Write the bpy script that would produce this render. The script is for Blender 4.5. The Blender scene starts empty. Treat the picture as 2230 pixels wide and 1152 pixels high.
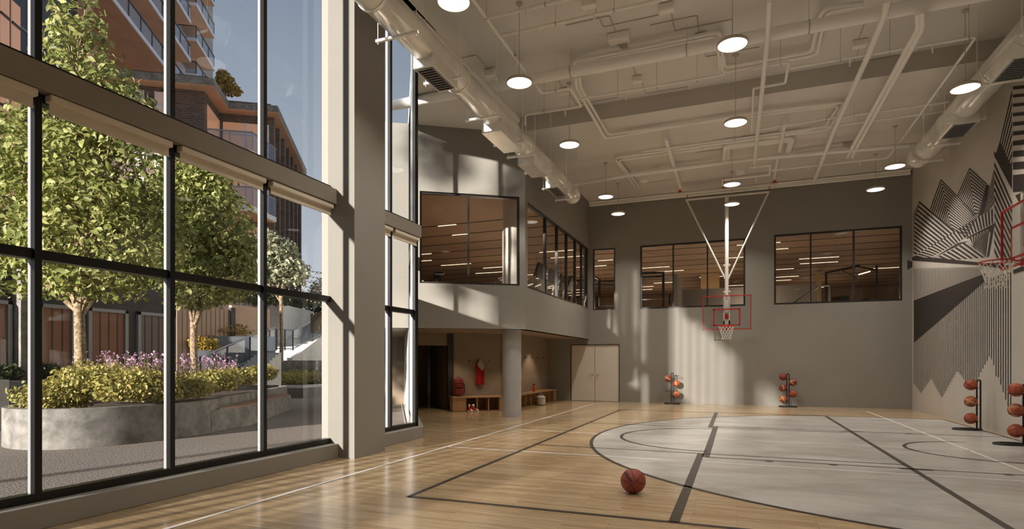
import bpy, bmesh, math, random
import numpy as np
from mathutils import Vector, Matrix
random.seed(7)
S = bpy.context.scene
COL = S.collection
PI = math.pi

# ---------------------------------------------------------------- camera model
FPX, CXP, HZ, EYE = 1255.0, 1115.0, 788.0, 1.5
YAW = math.atan((1605 - CXP) / FPX)
FW = (-math.sin(YAW), math.cos(YAW)); RT = (math.cos(YAW), math.sin(YAW))
def _ray(u, v):
    a = (u - CXP) / FPX; b = (HZ - v) / FPX
    return (FW[0] + RT[0]*a, FW[1] + RT[1]*a, b)
def PZ(u, v, z):      # where the survey ray meets a level plane
    d = _ray(u, v); t = (z - EYE) / d[2]; return Vector((d[0]*t, d[1]*t, z))
def PX(u, v, X):
    d = _ray(u, v); t = X / d[0]; return Vector((X, d[1]*t, EYE + d[2]*t))
def PY(u, v, Y):
    d = _ray(u, v); t = Y / d[1]; return Vector((d[0]*t, Y, EYE + d[2]*t))
def PD(u, v, D):
    d = _ray(u, v); return Vector((d[0]*D, d[1]*D, EYE + d[2]*D))

# ---------------------------------------------------------------- scene helpers
def tag(o, label=None, cat=None, group=None, kind=None):
    if label: o['label'] = label
    if cat: o['category'] = cat
    if group: o['group'] = group
    if kind: o['kind'] = kind
    return o
def thing(name, label, cat, loc=(0, 0, 0), group=None, rz=0.0):
    o = bpy.data.objects.new(name, None); COL.objects.link(o)
    o.location = loc; o.rotation_euler = (0, 0, rz); o.empty_display_size = 0.1
    return tag(o, label, cat, group)
def rootloc(o):
    v = Vector((0, 0, 0))
    while o is not None:
        v += o.location; o = o.parent
    return v
def copy_tree(o, parent=None):
    c = o.copy(); COL.objects.link(c); c.parent = parent
    for ch in list(o.children): copy_tree(ch, c)
    return c
class MB:
    def __init__(s): s.v = []; s.f = []
    def add(s, vs, fs):
        n = len(s.v); s.v.extend([tuple(p) for p in vs]); s.f.extend([tuple(i + n for i in f) for f in fs]); return s
    def box(s, x0, x1, y0, y1, z0, z1):
        return s.add([(x0,y0,z0),(x1,y0,z0),(x1,y1,z0),(x0,y1,z0),(x0,y0,z1),(x1,y0,z1),(x1,y1,z1),(x0,y1,z1)],
                     [(0,3,2,1),(4,5,6,7),(0,1,5,4),(1,2,6,5),(2,3,7,6),(3,0,4,7)])
    def obox(s, c, ax, ay, sx, sy, z0, z1):
        # box centred at c (xy), along unit axes ax, ay with full sizes sx, sy
        P = []
        for z in (z0, z1):
            for a, b in ((-1,-1),(1,-1),(1,1),(-1,1)):
                P.append((c[0]+ax[0]*a*sx/2+ay[0]*b*sy/2, c[1]+ax[1]*a*sx/2+ay[1]*b*sy/2, z))
        return s.add(P, [(0,3,2,1),(4,5,6,7),(0,1,5,4),(1,2,6,5),(2,3,7,6),(3,0,4,7)])
    def prism(s, poly, z0, z1):
        n = len(poly)
        V = [(p[0], p[1], z0) for p in poly] + [(p[0], p[1], z1) for p in poly]
        F = [tuple(reversed(range(n))), tuple(range(n, 2*n))] + [(i, (i+1) % n, (i+1) % n + n, i + n) for i in range(n)]
        return s.add(V, F)
    def extr(s, pts, d):
        # polygon of 3D points extruded by vector d
        n = len(pts); d = Vector(d)
        V = [Vector(p) for p in pts]; V = V + [p + d for p in V]
        F = [tuple(reversed(range(n))), tuple(range(n, 2*n))] + [(i, (i+1) % n, (i+1) % n + n, i + n) for i in range(n)]
        return s.add(V, F)
    def face(s, pts): return s.add(pts, [tuple(range(len(pts)))])
    def cyl(s, p0, p1, r, n=12, r1=None):
        return s.tube([p0, p1], r, n, r_end=r1)
    def tube(s, pts, r, n=10, r_end=None, closed=False, cap=True):
        P = [Vector(p) for p in pts]; m = len(P); rings = []
        up = None
        for i in range(m):
            if closed: t = P[(i+1) % m] - P[i-1]
            elif i == 0: t = P[1] - P[0]
            elif i == m-1: t = P[-1] - P[-2]
            else: t = (P[i+1]-P[i]).normalized() + (P[i]-P[i-1]).normalized()
            if t.length < 1e-9: t = Vector((0,0,1))
            t.normalize()
            if up is None:
                up = Vector((0,0,1)) if abs(t.z) < 0.9 else Vector((0,1,0))
            a = t.cross(up)
            if a.length < 1e-4: a = t.cross(Vector((1,0.3,0)))
            a.normalize(); b = a.cross(t).normalized(); up = b
            if isinstance(r, (list, tuple)): rr = r[i]
            else: rr = r if r_end is None else r + (r_end - r) * i / max(1, m-1)
            k = 1.0
            if 0 < i < m-1 and not closed:
                c = (P[i+1]-P[i]).normalized().dot((P[i]-P[i-1]).normalized()); k = 1/max(.5, math.sqrt((1+c)/2))
            rings.append([P[i] + (a*math.cos(2*PI*j/n) + b*math.sin(2*PI*j/n)) * rr * (k if k else 1) for j in range(n)])
        V = [q for R in rings for q in R]; F = []
        for i in range(m if closed else m-1):
            i2 = (i+1) % m
            for j in range(n): F.append((i*n+j, i*n+(j+1) % n, i2*n+(j+1) % n, i2*n+j))
        if cap and not closed:
            F.append(tuple(reversed(range(n)))); F.append(tuple(range((m-1)*n, m*n)))
        return s.add(V, F)
    def lathe(s, prof, c=(0,0,0), n=24, axis='z', ang=2*PI):
        V = []; F = []; m = len(prof)
        for j in range(n):
            th = 2*PI*j/n
            for (r, h) in prof:
                if axis == 'z': V.append((c[0]+r*math.cos(th), c[1]+r*math.sin(th), c[2]+h))
                elif axis == 'y': V.append((c[0]+r*math.cos(th), c[1]+h, c[2]+r*math.sin(th)))
                else: V.append((c[0]+h, c[1]+r*math.cos(th), c[2]+r*math.sin(th)))
        for j in range(n):
            j2 = (j+1) % n
            for i in range(m-1): F.append((j*m+i, j2*m+i, j2*m+i+1, j*m+i+1))
        s.add(V, F)
        return s
    def sphere(s, c, r, nu=16, nv=10, sc=(1,1,1)):
        V = [(c[0], c[1], c[2]-r*sc[2])]; F = []
        for i in range(1, nv):
            a = -PI/2 + PI*i/nv
            for j in range(nu):
                b = 2*PI*j/nu
                V.append((c[0]+r*sc[0]*math.cos(a)*math.cos(b), c[1]+r*sc[1]*math.cos(a)*math.sin(b), c[2]+r*sc[2]*math.sin(a)))
        V.append((c[0], c[1], c[2]+r*sc[2])); top = len(V)-1
        for j in range(nu):
            F.append((0, 1+(j+1) % nu, 1+j)); F.append((top, top-nu+j, top-nu+(j+1) % nu))
        for i in range(nv-2):
            for j in range(nu):
                a = 1+i*nu; F.append((a+j, a+(j+1) % nu, a+nu+(j+1) % nu, a+nu+j))
        return s.add(V, F)
    def build(s, name, mat, parent=None, smooth=False, bevel=0.0, world=True, seg=1, fix=True):
        me = bpy.data.meshes.new(name)
        off = rootloc(parent) if (parent is not None and world) else Vector((0,0,0))
        me.from_pydata([(p[0]-off.x, p[1]-off.y, p[2]-off.z) for p in s.v], [], s.f)
        if fix and len(s.f) < 60000:
            bm = bmesh.new(); bm.from_mesh(me); bmesh.ops.recalc_face_normals(bm, faces=bm.faces); bm.to_mesh(me); bm.free()
        me.update()
        if smooth:
            me.shade_smooth()
        o = bpy.data.objects.new(name, me); COL.objects.link(o)
        if mat is not None: me.materials.append(mat)
        if parent is not None: o.parent = parent
        if bevel > 0:
            b = o.modifiers.new('bevel', 'BEVEL'); b.width = bevel; b.segments = seg; b.limit_method = 'ANGLE'; b.angle_limit = 0.7
        if smooth:
            try: me.set_sharp_from_angle(angle=math.radians(42))
            except Exception: pass
        return o
def struct(o): o['kind'] = 'structure'; return o

def arc_path(pts, r, n=5):
    """polyline with rounded corners"""
    P = [Vector(p) for p in pts]; out = [P[0]]
    for i in range(1, len(P)-1):
        a = (P[i-1]-P[i]); b = (P[i+1]-P[i]); la, lb = a.length, b.length
        rr = min(r, la*0.45, lb*0.45); a.normalize(); b.normalize()
        p0 = P[i]+a*rr; p1 = P[i]+b*rr
        for k in range(n+1):
            t = k/n; out.append(p0*(1-t)**2 + P[i]*2*t*(1-t) + p1*t*t)
    out.append(P[-1]); return out

# ---------------------------------------------------------------- materials
def srgb(r, g, b):
    f = lambda c: (c/12.92 if c <= 0.04045 else ((c+0.055)/1.055)**2.4)
    return (f(r/255), f(g/255), f(b/255), 1)
def mat(name, col, rough=0.6, metal=0.0, var=0.0, scale=6.0, bump=0.0, bscale=60.0, spec=0.5, coat=0.0, emit=None, es=1.0, detail=4, stretch=None):
    m = bpy.data.materials.new(name); m.use_nodes = True
    nt = m.node_tree; n = nt.nodes; l = nt.links; b = n['Principled BSDF']
    b.inputs['Base Color'].default_value = col; b.inputs['Roughness'].default_value = rough; b.inputs['Metallic'].default_value = metal
    b.inputs['Specular IOR Level'].default_value = spec
    if coat: b.inputs['Coat Weight'].default_value = coat; b.inputs['Coat Roughness'].default_value = 0.1
    if emit: b.inputs['Emission Color'].default_value = emit; b.inputs['Emission Strength'].default_value = es
    tc = None
    if var or bump:
        tc = n.new('ShaderNodeTexCoord'); mp = n.new('ShaderNodeMapping'); l.new(tc.outputs['Object'], mp.inputs['Vector'])
        if stretch: mp.inputs['Scale'].default_value = stretch
    if var:
        tx = n.new('ShaderNodeTexNoise'); tx.inputs['Scale'].default_value = scale; tx.inputs['Detail'].default_value = detail
        l.new(mp.outputs['Vector'], tx.inputs['Vector'])
        rp = n.new('ShaderNodeValToRGB'); l.new(tx.outputs['Fac'], rp.inputs['Fac'])
        d = tuple(max(0, c*(1-var)) for c in col[:3]) + (1,); u = tuple(min(1, c*(1+var)) for c in col[:3]) + (1,)
        rp.color_ramp.elements[0].position = 0.3; rp.color_ramp.elements[0].color = d
        rp.color_ramp.elements[1].position = 0.7; rp.color_ramp.elements[1].color = u
        l.new(rp.outputs['Color'], b.inputs['Base Color'])
    if bump:
        t2 = n.new('ShaderNodeTexNoise'); t2.inputs['Scale'].default_value = bscale; t2.inputs['Detail'].default_value = 3
        l.new(mp.outputs['Vector'], t2.inputs['Vector'])
        bp = n.new('ShaderNodeBump'); bp.inputs['Strength'].default_value = bump; bp.inputs['Distance'].default_value = 0.02
        l.new(t2.outputs['Fac'], bp.inputs['Height']); l.new(bp.outputs['Normal'], b.inputs['Normal'])
    return m
def glass_mat(name, tint=(0.93, 0.95, 0.95, 1), refl=1.0, rough=0.0):
    m = bpy.data.materials.new(name); m.use_nodes = True
    nt = m.node_tree; n = nt.nodes; l = nt.links; n.clear()
    o = n.new('ShaderNodeOutputMaterial'); mx = n.new('ShaderNodeMixShader'); tr = n.new('ShaderNodeBsdfTransparent'); gl = n.new('ShaderNodeBsdfGlossy')
    tr.inputs['Color'].default_value = tint; gl.inputs['Roughness'].default_value = rough; gl.inputs['Color'].default_value = (refl, refl, refl, 1)
    fr = n.new('ShaderNodeFresnel'); 
    ge = n.new('ShaderNodeNewGeometry'); mr = n.new('ShaderNodeMapRange'); mr.inputs['To Min'].default_value = 1.5; mr.inputs['To Max'].default_value = 1/1.5
    l.new(ge.outputs['Backfacing'], mr.inputs['Value']); l.new(mr.outputs['Result'], fr.inputs['IOR'])
    l.new(fr.outputs['Fac'], mx.inputs['Fac']); l.new(tr.outputs['BSDF'], mx.inputs[1]); l.new(gl.outputs['BSDF'], mx.inputs[2]); l.new(mx.outputs['Shader'], o.inputs['Surface'])
    return m
M = {}
M['wall'] = mat('wall_paint', srgb(140, 136, 129), 0.75, var=0.03, scale=1.5, bump=0.05, bscale=180)
M['ceiling'] = mat('ceiling_paint', srgb(228, 225, 220), 0.8, var=0.03, scale=1.0)
M['beam'] = mat('beam_paint', srgb(140, 132, 122), 0.75, var=0.02, scale=2)
M['column'] = mat('column_concrete', srgb(172, 172, 172), 0.5, var=0.06, scale=3, bump=0.05, bscale=40)
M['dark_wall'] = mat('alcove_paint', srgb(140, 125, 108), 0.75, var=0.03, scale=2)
M['white_paint'] = mat('white_gloss_paint', srgb(222, 218, 212), 0.4)
M['door'] = mat('door_laminate', srgb(214, 206, 194), 0.5)
M['wall_light'] = mat('pale_wall_paint', srgb(198, 192, 184), 0.75, var=0.03, scale=1.5)
M['black_metal'] = mat('black_aluminium', srgb(26, 25, 25), 0.35, metal=0.3)
M['window_frame'] = mat('dark_bronze_frame', srgb(52, 48, 46), 0.4, metal=0.3)
M['grey_metal'] = mat('grey_aluminium', srgb(146, 147, 149), 0.45, metal=0.2)
M['steel'] = mat('galvanised_steel', srgb(248, 245, 238), 0.24, metal=0.35, var=0.1, scale=2.5, bump=0.03, bscale=14)
M['pipe'] = mat('painted_pipe', srgb(253, 251, 246), 0.28)
M['box'] = mat('painted_junction_box', srgb(250, 246, 238), 0.5)
M['cable'] = mat('painted_cable', srgb(190, 182, 170), 0.6)
M['chrome'] = mat('brushed_chrome', srgb(200, 198, 195), 0.25, metal=0.9)
M['red_paint'] = mat('red_enamel', srgb(176, 42, 38), 0.35)
M['red_fabric'] = mat('red_jersey', srgb(176, 40, 34), 0.85, var=0.1, scale=20)
M['white_fabric'] = mat('white_cotton', srgb(205, 198, 182), 0.9, var=0.06, scale=30, bump=0.3, bscale=120)
M['blind'] = mat('cream_blind_fabric', srgb(216, 206, 190), 0.8, bump=0.05, bscale=200)
M['rubber'] = mat('black_rubber', srgb(24, 23, 23), 0.7)
M['black_powder'] = mat('black_powder_coat', srgb(20, 19, 19), 0.45)
M['oak'] = mat('oak_veneer', srgb(166, 132, 94), 0.5, var=0.18, scale=3, stretch=(1, 14, 14))
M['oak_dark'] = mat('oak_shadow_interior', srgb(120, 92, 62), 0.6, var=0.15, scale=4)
M['black_ink'] = mat('dark_wall_paint', srgb(48, 42, 39), 0.7)
M['black_line'] = mat('court_black_paint', srgb(58, 52, 47), 0.32)
M['white_line'] = mat('court_white_paint', srgb(228, 222, 216), 0.32)
M['net'] = mat('white_nylon_net', srgb(225, 222, 216), 0.8)
M['glass'] = glass_mat('clear_glass', (0.95, 0.96, 0.96, 1), 1.0)
M['glass_in'] = glass_mat('interior_glass', (0.9, 0.88, 0.85, 1), 0.9)
M['backboard'] = glass_mat('backboard_glass', (0.88, 0.88, 0.87, 1), 0.6, 0.1)
M['lamp_on'] = mat('lit_diffuser', srgb(240, 234, 225), 0.5, emit=(1.0, 0.93, 0.83, 1), es=1.5)
M['lamp_body'] = mat('lamp_housing', srgb(196, 186, 172), 0.45)

def floor_mat():
    m = mat('maple_sports_floor', srgb(170, 130, 85), 0.2)
    nt = m.node_tree; n = nt.nodes; l = nt.links; b = n['Principled BSDF']
    tc = n.new('ShaderNodeTexCoord')
    br = n.new('ShaderNodeTexBrick'); br.offset = 0.37; br.inputs['Scale'].default_value = 1
    br.inputs['Brick Width'].default_value = 1.1; br.inputs['Row Height'].default_value = 0.062; br.inputs['Mortar Size'].default_value = 0.0012
    br.inputs['Color1'].default_value = srgb(198, 176, 143); br.inputs['Color2'].default_value = srgb(172, 147, 114); br.inputs['Mortar'].default_value = srgb(120, 98, 72)
    l.new(tc.outputs['Object'], br.inputs['Vector'])
    mp = n.new('ShaderNodeMapping'); mp.inputs['Scale'].default_value = (1.6, 34, 1); l.new(tc.outputs['Object'], mp.inputs['Vector'])
    ns = n.new('ShaderNodeTexNoise'); ns.inputs['Scale'].default_value = 1.6; ns.inputs['Detail'].default_value = 7; ns.inputs['Distortion'].default_value = 0.4; l.new(mp.outputs['Vector'], ns.inputs['Vector'])
    rp = n.new('ShaderNodeValToRGB'); rp.color_ramp.elements[0].position = 0.3; rp.color_ramp.elements[0].color = (0.62, 0.58, 0.53, 1); rp.color_ramp.elements[1].position = 0.66; rp.color_ramp.elements[1].color = (1.08, 1.05, 1.0, 1)
    l.new(ns.outputs['Fac'], rp.inputs['Fac'])
    mx = n.new('ShaderNodeMix'); mx.data_type = 'RGBA'; mx.blend_type = 'MULTIPLY'; mx.inputs[0].default_value = 0.8
    l.new(br.outputs['Color'], mx.inputs[6]); l.new(rp.outputs['Color'], mx.inputs[7]); l.new(mx.outputs[2], b.inputs['Base Color'])
    b.inputs['Roughness'].default_value = 0.22; b.inputs['Specular IOR Level'].default_value = 0.5
    b.inputs['Coat Weight'].default_value = 0.25; b.inputs['Coat Roughness'].default_value = 0.12
    bp = n.new('ShaderNodeBump'); bp.inputs['Strength'].default_value = 0.06; bp.inputs['Distance'].default_value = 0.01
    l.new(ns.outputs['Fac'], bp.inputs['Height']); l.new(bp.outputs['Normal'], b.inputs['Normal'])
    return m
M['floor'] = floor_mat()
def court_mat():
    m = mat('grey_court_paint', srgb(176, 170, 162), 0.25)
    nt = m.node_tree; n = nt.nodes; l = nt.links; b = n['Principled BSDF']
    tc = n.new('ShaderNodeTexCoord'); mp = n.new('ShaderNodeMapping'); mp.inputs['Scale'].default_value = (0.7, 1.3, 1); l.new(tc.outputs['Object'], mp.inputs['Vector'])
    ns = n.new('ShaderNodeTexNoise'); ns.inputs['Scale'].default_value = 0.9; ns.inputs['Detail'].default_value = 9; ns.inputs['Roughness'].default_value = 0.65; ns.inputs['Distortion'].default_value = 0.5
    l.new(mp.outputs['Vector'], ns.inputs['Vector'])
    rp = n.new('ShaderNodeValToRGB'); rp.color_ramp.elements[0].position = 0.36; rp.color_ramp.elements[0].color = srgb(162, 158, 152); rp.color_ramp.elements[1].position = 0.62; rp.color_ramp.elements[1].color = srgb(192, 189, 184)
    l.new(ns.outputs['Fac'], rp.inputs['Fac']); l.new(rp.outputs['Color'], b.inputs['Base Color'])
    b.inputs['Roughness'].default_value = 0.24
    return m
M['court'] = court_mat()
# ================================================================ ROOM SHELL
XL, XR, YF, YB = -5.9, 5.17, 21.6, -14.0     # glazing plane, right wall, far wall, wall behind
ZN, ZF, YD = 8.0, 7.6, 14.35                 # near ceiling, far ceiling, line of the step
E1 = Vector((0.8388, 0.5444, 0)); E2 = Vector((-0.5444, 0.8388, 0))
CNR = Vector((-5.27, 14.46, 0))              # corner of the raised gallery
XS = -5.27
FL = CNR - E1*3.06                           # left end of the angled gallery front
J = Vector((-6.02, 9.99, 0))

floor = struct(MB().prism([(XR+.1, YB), (XR+.1, YF+.1), (-12.5, YF+.1), (-12.5, 19.9), (-6.06, 9.97), (-6.0, YB)], -0.2, 0.0).build('floor', M['floor']))
tag(floor, 'polished maple strip floor of the sports hall', 'floor')

# --- painted court
def strip(mb, a, b, w, z=0.0045):
    a = Vector((a[0], a[1], 0)); b = Vector((b[0], b[1], 0)); d = (b-a).normalized(); nrm = Vector((-d.y, d.x, 0))*w/2
    mb.face([(p.x, p.y, z) for p in (a+nrm, a-nrm, b-nrm, b+nrm)])
def arcstrip(mb, c, r, a0, a1, w, n=72, z=0.0045):
    for i in range(n):
        t0 = a0+(a1-a0)*i/n; t1 = a0+(a1-a0)*(i+1)/n
        mb.face([(c[0]+(r+w/2*s)*math.cos(t), c[1]+(r+w/2*s)*math.sin(t), z) for t, s in ((t0,-1),(t0,1),(t1,1),(t1,-1))])
AC, AR = (3.56, 11.9), 6.24
aa = math.acos((2.28-AC[0])/AR)
ya, yb = AC[1]+AR*math.sin(aa), AC[1]-AR*math.sin(aa)
poly = [(5.0, ya), (5.0, yb)] + [(AC[0]+AR*math.cos(t), AC[1]+AR*math.sin(t)) for t in [2*PI-aa + (2*aa-2*PI)*i/90 for i in range(91)]]
mb = MB(); mb.face([(p[0], p[1], 0.002) for p in poly])
struct(mb.build('court_paint', M['court'], floor))
bl = MB()
W = 0.06
arcstrip(bl, AC, AR, aa, 2*PI-aa, W)
strip(bl, (2.28, ya), (5.0, ya), W); strip(bl, (2.28, yb), (5.0, yb), W); strip(bl, (4.99, yb), (4.99, ya), W)
strip(bl, (2.28, ya), (2.28, yb), 0.075)
strip(bl, (-3.4, 5.53), (-3.4, 18.1), W); strip(bl, (-3.4, 5.56), (5.0, 5.56), W); strip(bl, (-3.4, 18.07), (2.28, 18.07), W)
strip(bl, (-.55, 5.56), (-.55, 9.9), 0.1); strip(bl, (-.57, 13.88), (-.57, 18.05), 0.1); strip(bl, (-.46, 9.55), (-.46, 14.18), 0.11)
arcstrip(bl, (-.47, 11.87), 1.72, PI/2, 3*PI/2, W, 48)
for a, b, y in ((-3.4, -.46, 13.88), (-3.4, -.46, 9.89), (-.46, 2.28, 13.93), (-.46, 2.28, 9.89), (-.46, 4.99, 9.55), (-.46, 4.99, 14.2)):
    strip(bl, (a, y), (b, y), 0.04)
for x in (.45, 1.3, 3.35):
    strip(bl, (x, 9.45), (x, 9.56), .1); strip(bl, (x, 14.19), (x, 14.29), .1)
strip(bl, (2.12, 9.53), (2.52, 9.53), .1); strip(bl, (2.12, 14.22), (2.5, 14.22), .1)
arcstrip(bl, (3.95, 11.87), 1.2, PI/2, 3*PI/2, W, 40)
struct(bl.build('court_line_black', M['black_line'], floor))
wl = MB()
strip(wl, (-4.77, -13), (-4.77, 20.27), .055, .004); strip(wl, (-4.77, 20.25), (3.68, 20.25), .055, .004); strip(wl, (3.66, 20.27), (3.66, -13), .055, .004)
for y in (9.06, 11.87, 14.69): strip(wl, (-4.77, y), (3.66, y), .05, .004)
struct(wl.build('court_line_white', M['white_line'], floor))

# --- ceiling with its step
struct(MB().box(-6.15, XR+.3, YB-.2, YD, ZN, ZN+.3).build('ceiling_near', M['ceiling']))
mb = MB(); mb.prism([(XR+.3, YD), (XR+.3, YF+.3), (-13.2, YF+.3), (-12.7, 20.4), (J.x, J.y), (-6.0, YD)], ZF, ZF+.7)
ceiling = struct(mb.build('ceiling', M['ceiling'])); tag(ceiling, 'painted hall ceiling with a dropped step', 'ceiling')
mb = MB(); mb.box(-8.8, XR+.05, YD-.012, YD-.001, ZF, ZN)
struct(mb.build('trim_1', M['wall_light']))

# --- wall behind the camera, right wall, far wall
mb = MB(); mb.box(-6.2, XR+.3, YB-.3, YB, 0, ZN)
struct(mb.build('wall_near', M['wall']))
mb = MB(); mb.box(XR, XR+.3, 14.3, YF+.3, 0, ZN); mb.box(XR-.07, XR+.3, YB-.2, 14.3, 0, ZN)
wall_right = struct(mb.build('wall_right', M['wall_light'])); tag(wall_right, 'right side wall with striped mountain mural', 'wall')

def wall_with_holes(mb, x0, x1, z0, z1, holes, place):
    """holes: (a0,a1,b0,b1) sorted; place(a,b,z0,z1) adds a block"""
    xs = sorted(holes); cur = x0
    for a0, a1, b0, b1 in xs:
        if a0 > cur + 1e-6: place(cur, a0, z0, z1)
        if b0 > z0 + 1e-6: place(a0, a1, z0, b0)
        if b1 < z1 - 1e-6: place(a0, a1, b1, z1)
        cur = a1
    if cur < x1: place(cur, x1, z0, z1)
ZW0, ZW1 = 3.47, 5.84
far_holes = [(-5.12, -4.27, ZW0, ZW1-.05), (-3.34, .27, ZW0-.02, ZW1-.04), (1.18, 4.9, ZW0-.02, ZW1)]
mb = MB()
def far_place(a, b, c, d): mb.box(a, b, YF, YF+.22, c, d)
wall_with_holes(mb, -5.47, XR+.3, 2.16, ZN, far_holes, far_place); far_place(-14, -5.47, 2.16, 2.95)
far_place(-14, -5.98, 0, 2.16); far_place(-4.12, XR+.3, 0, 2.16); far_place(XR+.3, 9.2, 2.9, 6.4)
wall_far = struct(mb.build('wall_far', M['wall'])); tag(wall_far, 'grey end wall with gallery windows above', 'wall')

# double door in the far wall: each leaf is its own door
for i, (a, b, hx) in enumerate(((-5.965, -5.055, -5.13), (-5.04, -4.13, -4.965))):
    d = struct(MB().box(a, b, YF+.02, YF+.07, .012, 2.14).build('door_%d' % (i+1), M['door']))
    s = -1 if i == 0 else 1
    h = MB(); h.cyl((hx, YF+.02, 1.0), (hx, YF-.04, 1.0), .012, 8); h.cyl((hx, YF-.035, 1.0), (hx+s*.13, YF-.035, 1.0), .011, 8); h.lathe([(0,0),(.026,0),(.026,-.012),(0,-.012)], (hx, YF+.02, 1.0), 12, 'y')
    struct(h.build('door_handle', M['chrome'], d, smooth=True))
struct(MB().box(-5.99, -5.965, YF-.015, YF+.1, 0, 2.165).box(-4.13, -4.105, YF-.015, YF+.1, 0, 2.165).box(-5.99, -4.105, YF-.015, YF+.1, 2.14, 2.165).build('trim_2', M['window_frame']))
struct(MB().box(-6.0, -4.1, YF+.1, YF+.2, 0, 2.2).build('trim_3', M['rubber']))

# interior windows
def framed_window(idx, p, ax, nrm, w, z0, z1, splits, fw=.06, dep=.12, mat_f=None, glass=None, bigframe=None):
    """opening from p along ax (unit) with width w; nrm points to the hall"""
    p = Vector((p[0], p[1], 0)); ax = Vector(ax); nrm = Vector(nrm); mf = mat_f or M['window_frame']
    def bar(a0, a1, c0, c1, d0=-.06, d1=.03):
        q = [p+ax*a0+nrm*d0, p+ax*a1+nrm*d0, p+ax*a1+nrm*d1, p+ax*a0+nrm*d1]
        return [(v.x, v.y) for v in q], c0, c1
    fr = MB()
    for a in (bar(0, fw, z0, z1), bar(w-fw, w, z0, z1), bar(fw, w-fw, z0, z0+fw), bar(fw, w-fw, z1-fw, z1)): fr.prism(*a)
    win = struct(fr.build('window_%d' % idx, mf))
    for sp in splits:
        struct(MB().prism(*bar(sp-fw*.4, sp+fw*.4, z0+fw, z1-fw)).build('mullion', mf, win))
    eds = [fw*.5] + list(splits) + [w-fw*.5]
    for a, b in zip(eds[:-1], eds[1:]):
        q0, q1 = p+ax*(a+.005)-nrm*.02, p+ax*(b-.005)-nrm*.02
        mbp = MB(); mbp.face([(q0.x, q0.y, z0+fw*.5), (q1.x, q1.y, z0+fw*.5), (q1.x, q1.y, z1-fw*.5), (q0.x, q0.y, z1-fw*.5)])
        struct(mbp.build('pane', glass or M['glass_in'], win))
    return win
framed_window(3, (-5.12, YF+.05), (1,0,0), (0,-1,0), .85, ZW0, ZW1-.05, [], .045)
framed_window(4, (-3.34, YF+.05), (1,0,0), (0,-1,0), 3.61, ZW0-.02, ZW1-.04, [1.18, 2.36])
framed_window(5, (1.18, YF+.05), (1,0,0), (0,-1,0), 3.72, ZW0-.02, ZW1, [1.12, 2.38])

# raised gallery: angled front, side face, underside
GT = .2
mb = MB()
def fr_place(a, b, c, d):
    q = [FL+E1*a, FL+E1*b, FL+E1*b+E2*GT, FL+E1*a+E2*GT]
    mb.prism([(v.x, v.y) for v in q], c, d)
LF = 3.06
wall_with_holes(mb, -.8, LF, 2.37, ZF, [(.28, LF-.15, 3.53, 5.9)], fr_place)
def sd_place(a, b, c, d): mb.box(XS-GT, XS, a, b, c, d)
wall_with_holes(mb, CNR.y+.0, YF, 2.37, ZF, [(14.66, 21.5, 3.5, 5.84)], sd_place)
struct(mb.build('wall_gallery', M['wall']))
p0 = FL+E1*.28+E2*.08
framed_window(6, (p0.x, p0.y), E1, -E2, LF-.15-.28, 3.53, 5.9, [1.27], .05)
framed_window(7, (XS-.06, 14.66), (0,1,0), (1,0,0), 6.84, 3.5, 5.84, [1.72, 2.92, 4.02, 5.12, 6.02], .06)
# gallery floor slab (underside is the alcove ceiling) and gallery room shell
q = [(FL.x, FL.y), (CNR.x, CNR.y), (XS, YF+.22), (XR+.3, YF+.22), (XR+.3, 42), (-22, 42), (-22, 22), (FL.x-.9, FL.y+.2)]
q2 = [(v[0], v[1]) for v in ((FL+E2*.02).to_2d().to_tuple(), (CNR+Vector((-.02, .02, 0))).to_2d().to_tuple())]
gal_poly = [(FL.x+.0, FL.y+.25), (XS-.21, CNR.y+.2), (XS-.21, YF+.23), (9.2, YF+.23), (9.2, 42), ((J+E2*38.2).x, 42), ((J+E2*3.4).x, (J+E2*3.4).y)]
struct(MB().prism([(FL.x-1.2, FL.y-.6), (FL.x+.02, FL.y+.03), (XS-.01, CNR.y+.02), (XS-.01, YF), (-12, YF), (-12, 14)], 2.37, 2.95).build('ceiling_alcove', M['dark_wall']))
M['gym_floor'] = mat('gym_rubber_floor', srgb(60, 52, 46), .7)
M['gym_ceiling'] = mat('gym_ceiling_panel', srgb(168, 136, 108), .7, var=.05, scale=.6)
M['gym_wall'] = mat('gym_wall_paint', srgb(140, 112, 86), .7, var=.04, scale=.8)
struct(MB().prism(gal_poly, 2.96, 3.0).build('floor_gallery', M['gym_floor']))
struct(MB().prism(gal_poly, 6.2, 6.35).build('ceiling_gallery', M['gym_ceiling']))
struct(MB().box(-27, 9.2, 42, 42.2, 3.0, 6.2).build('wall_gallery_far', M['gym_wall']))
struct(MB().prism([(v.x, v.y) for v in (J+E2*3.4+E1*.19, J+E2*38.2+E1*.19, J+E2*38.2+E1*.3, J+E2*3.4+E1*.3)], 3, 6.2).build('wall_gallery_left', M['gym_wall']))
struct(MB().box(9.2, 9.4, YF+.0, 42.2, 3.0, 6.35).build('wall_gallery_right', M['gym_wall']))

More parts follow.
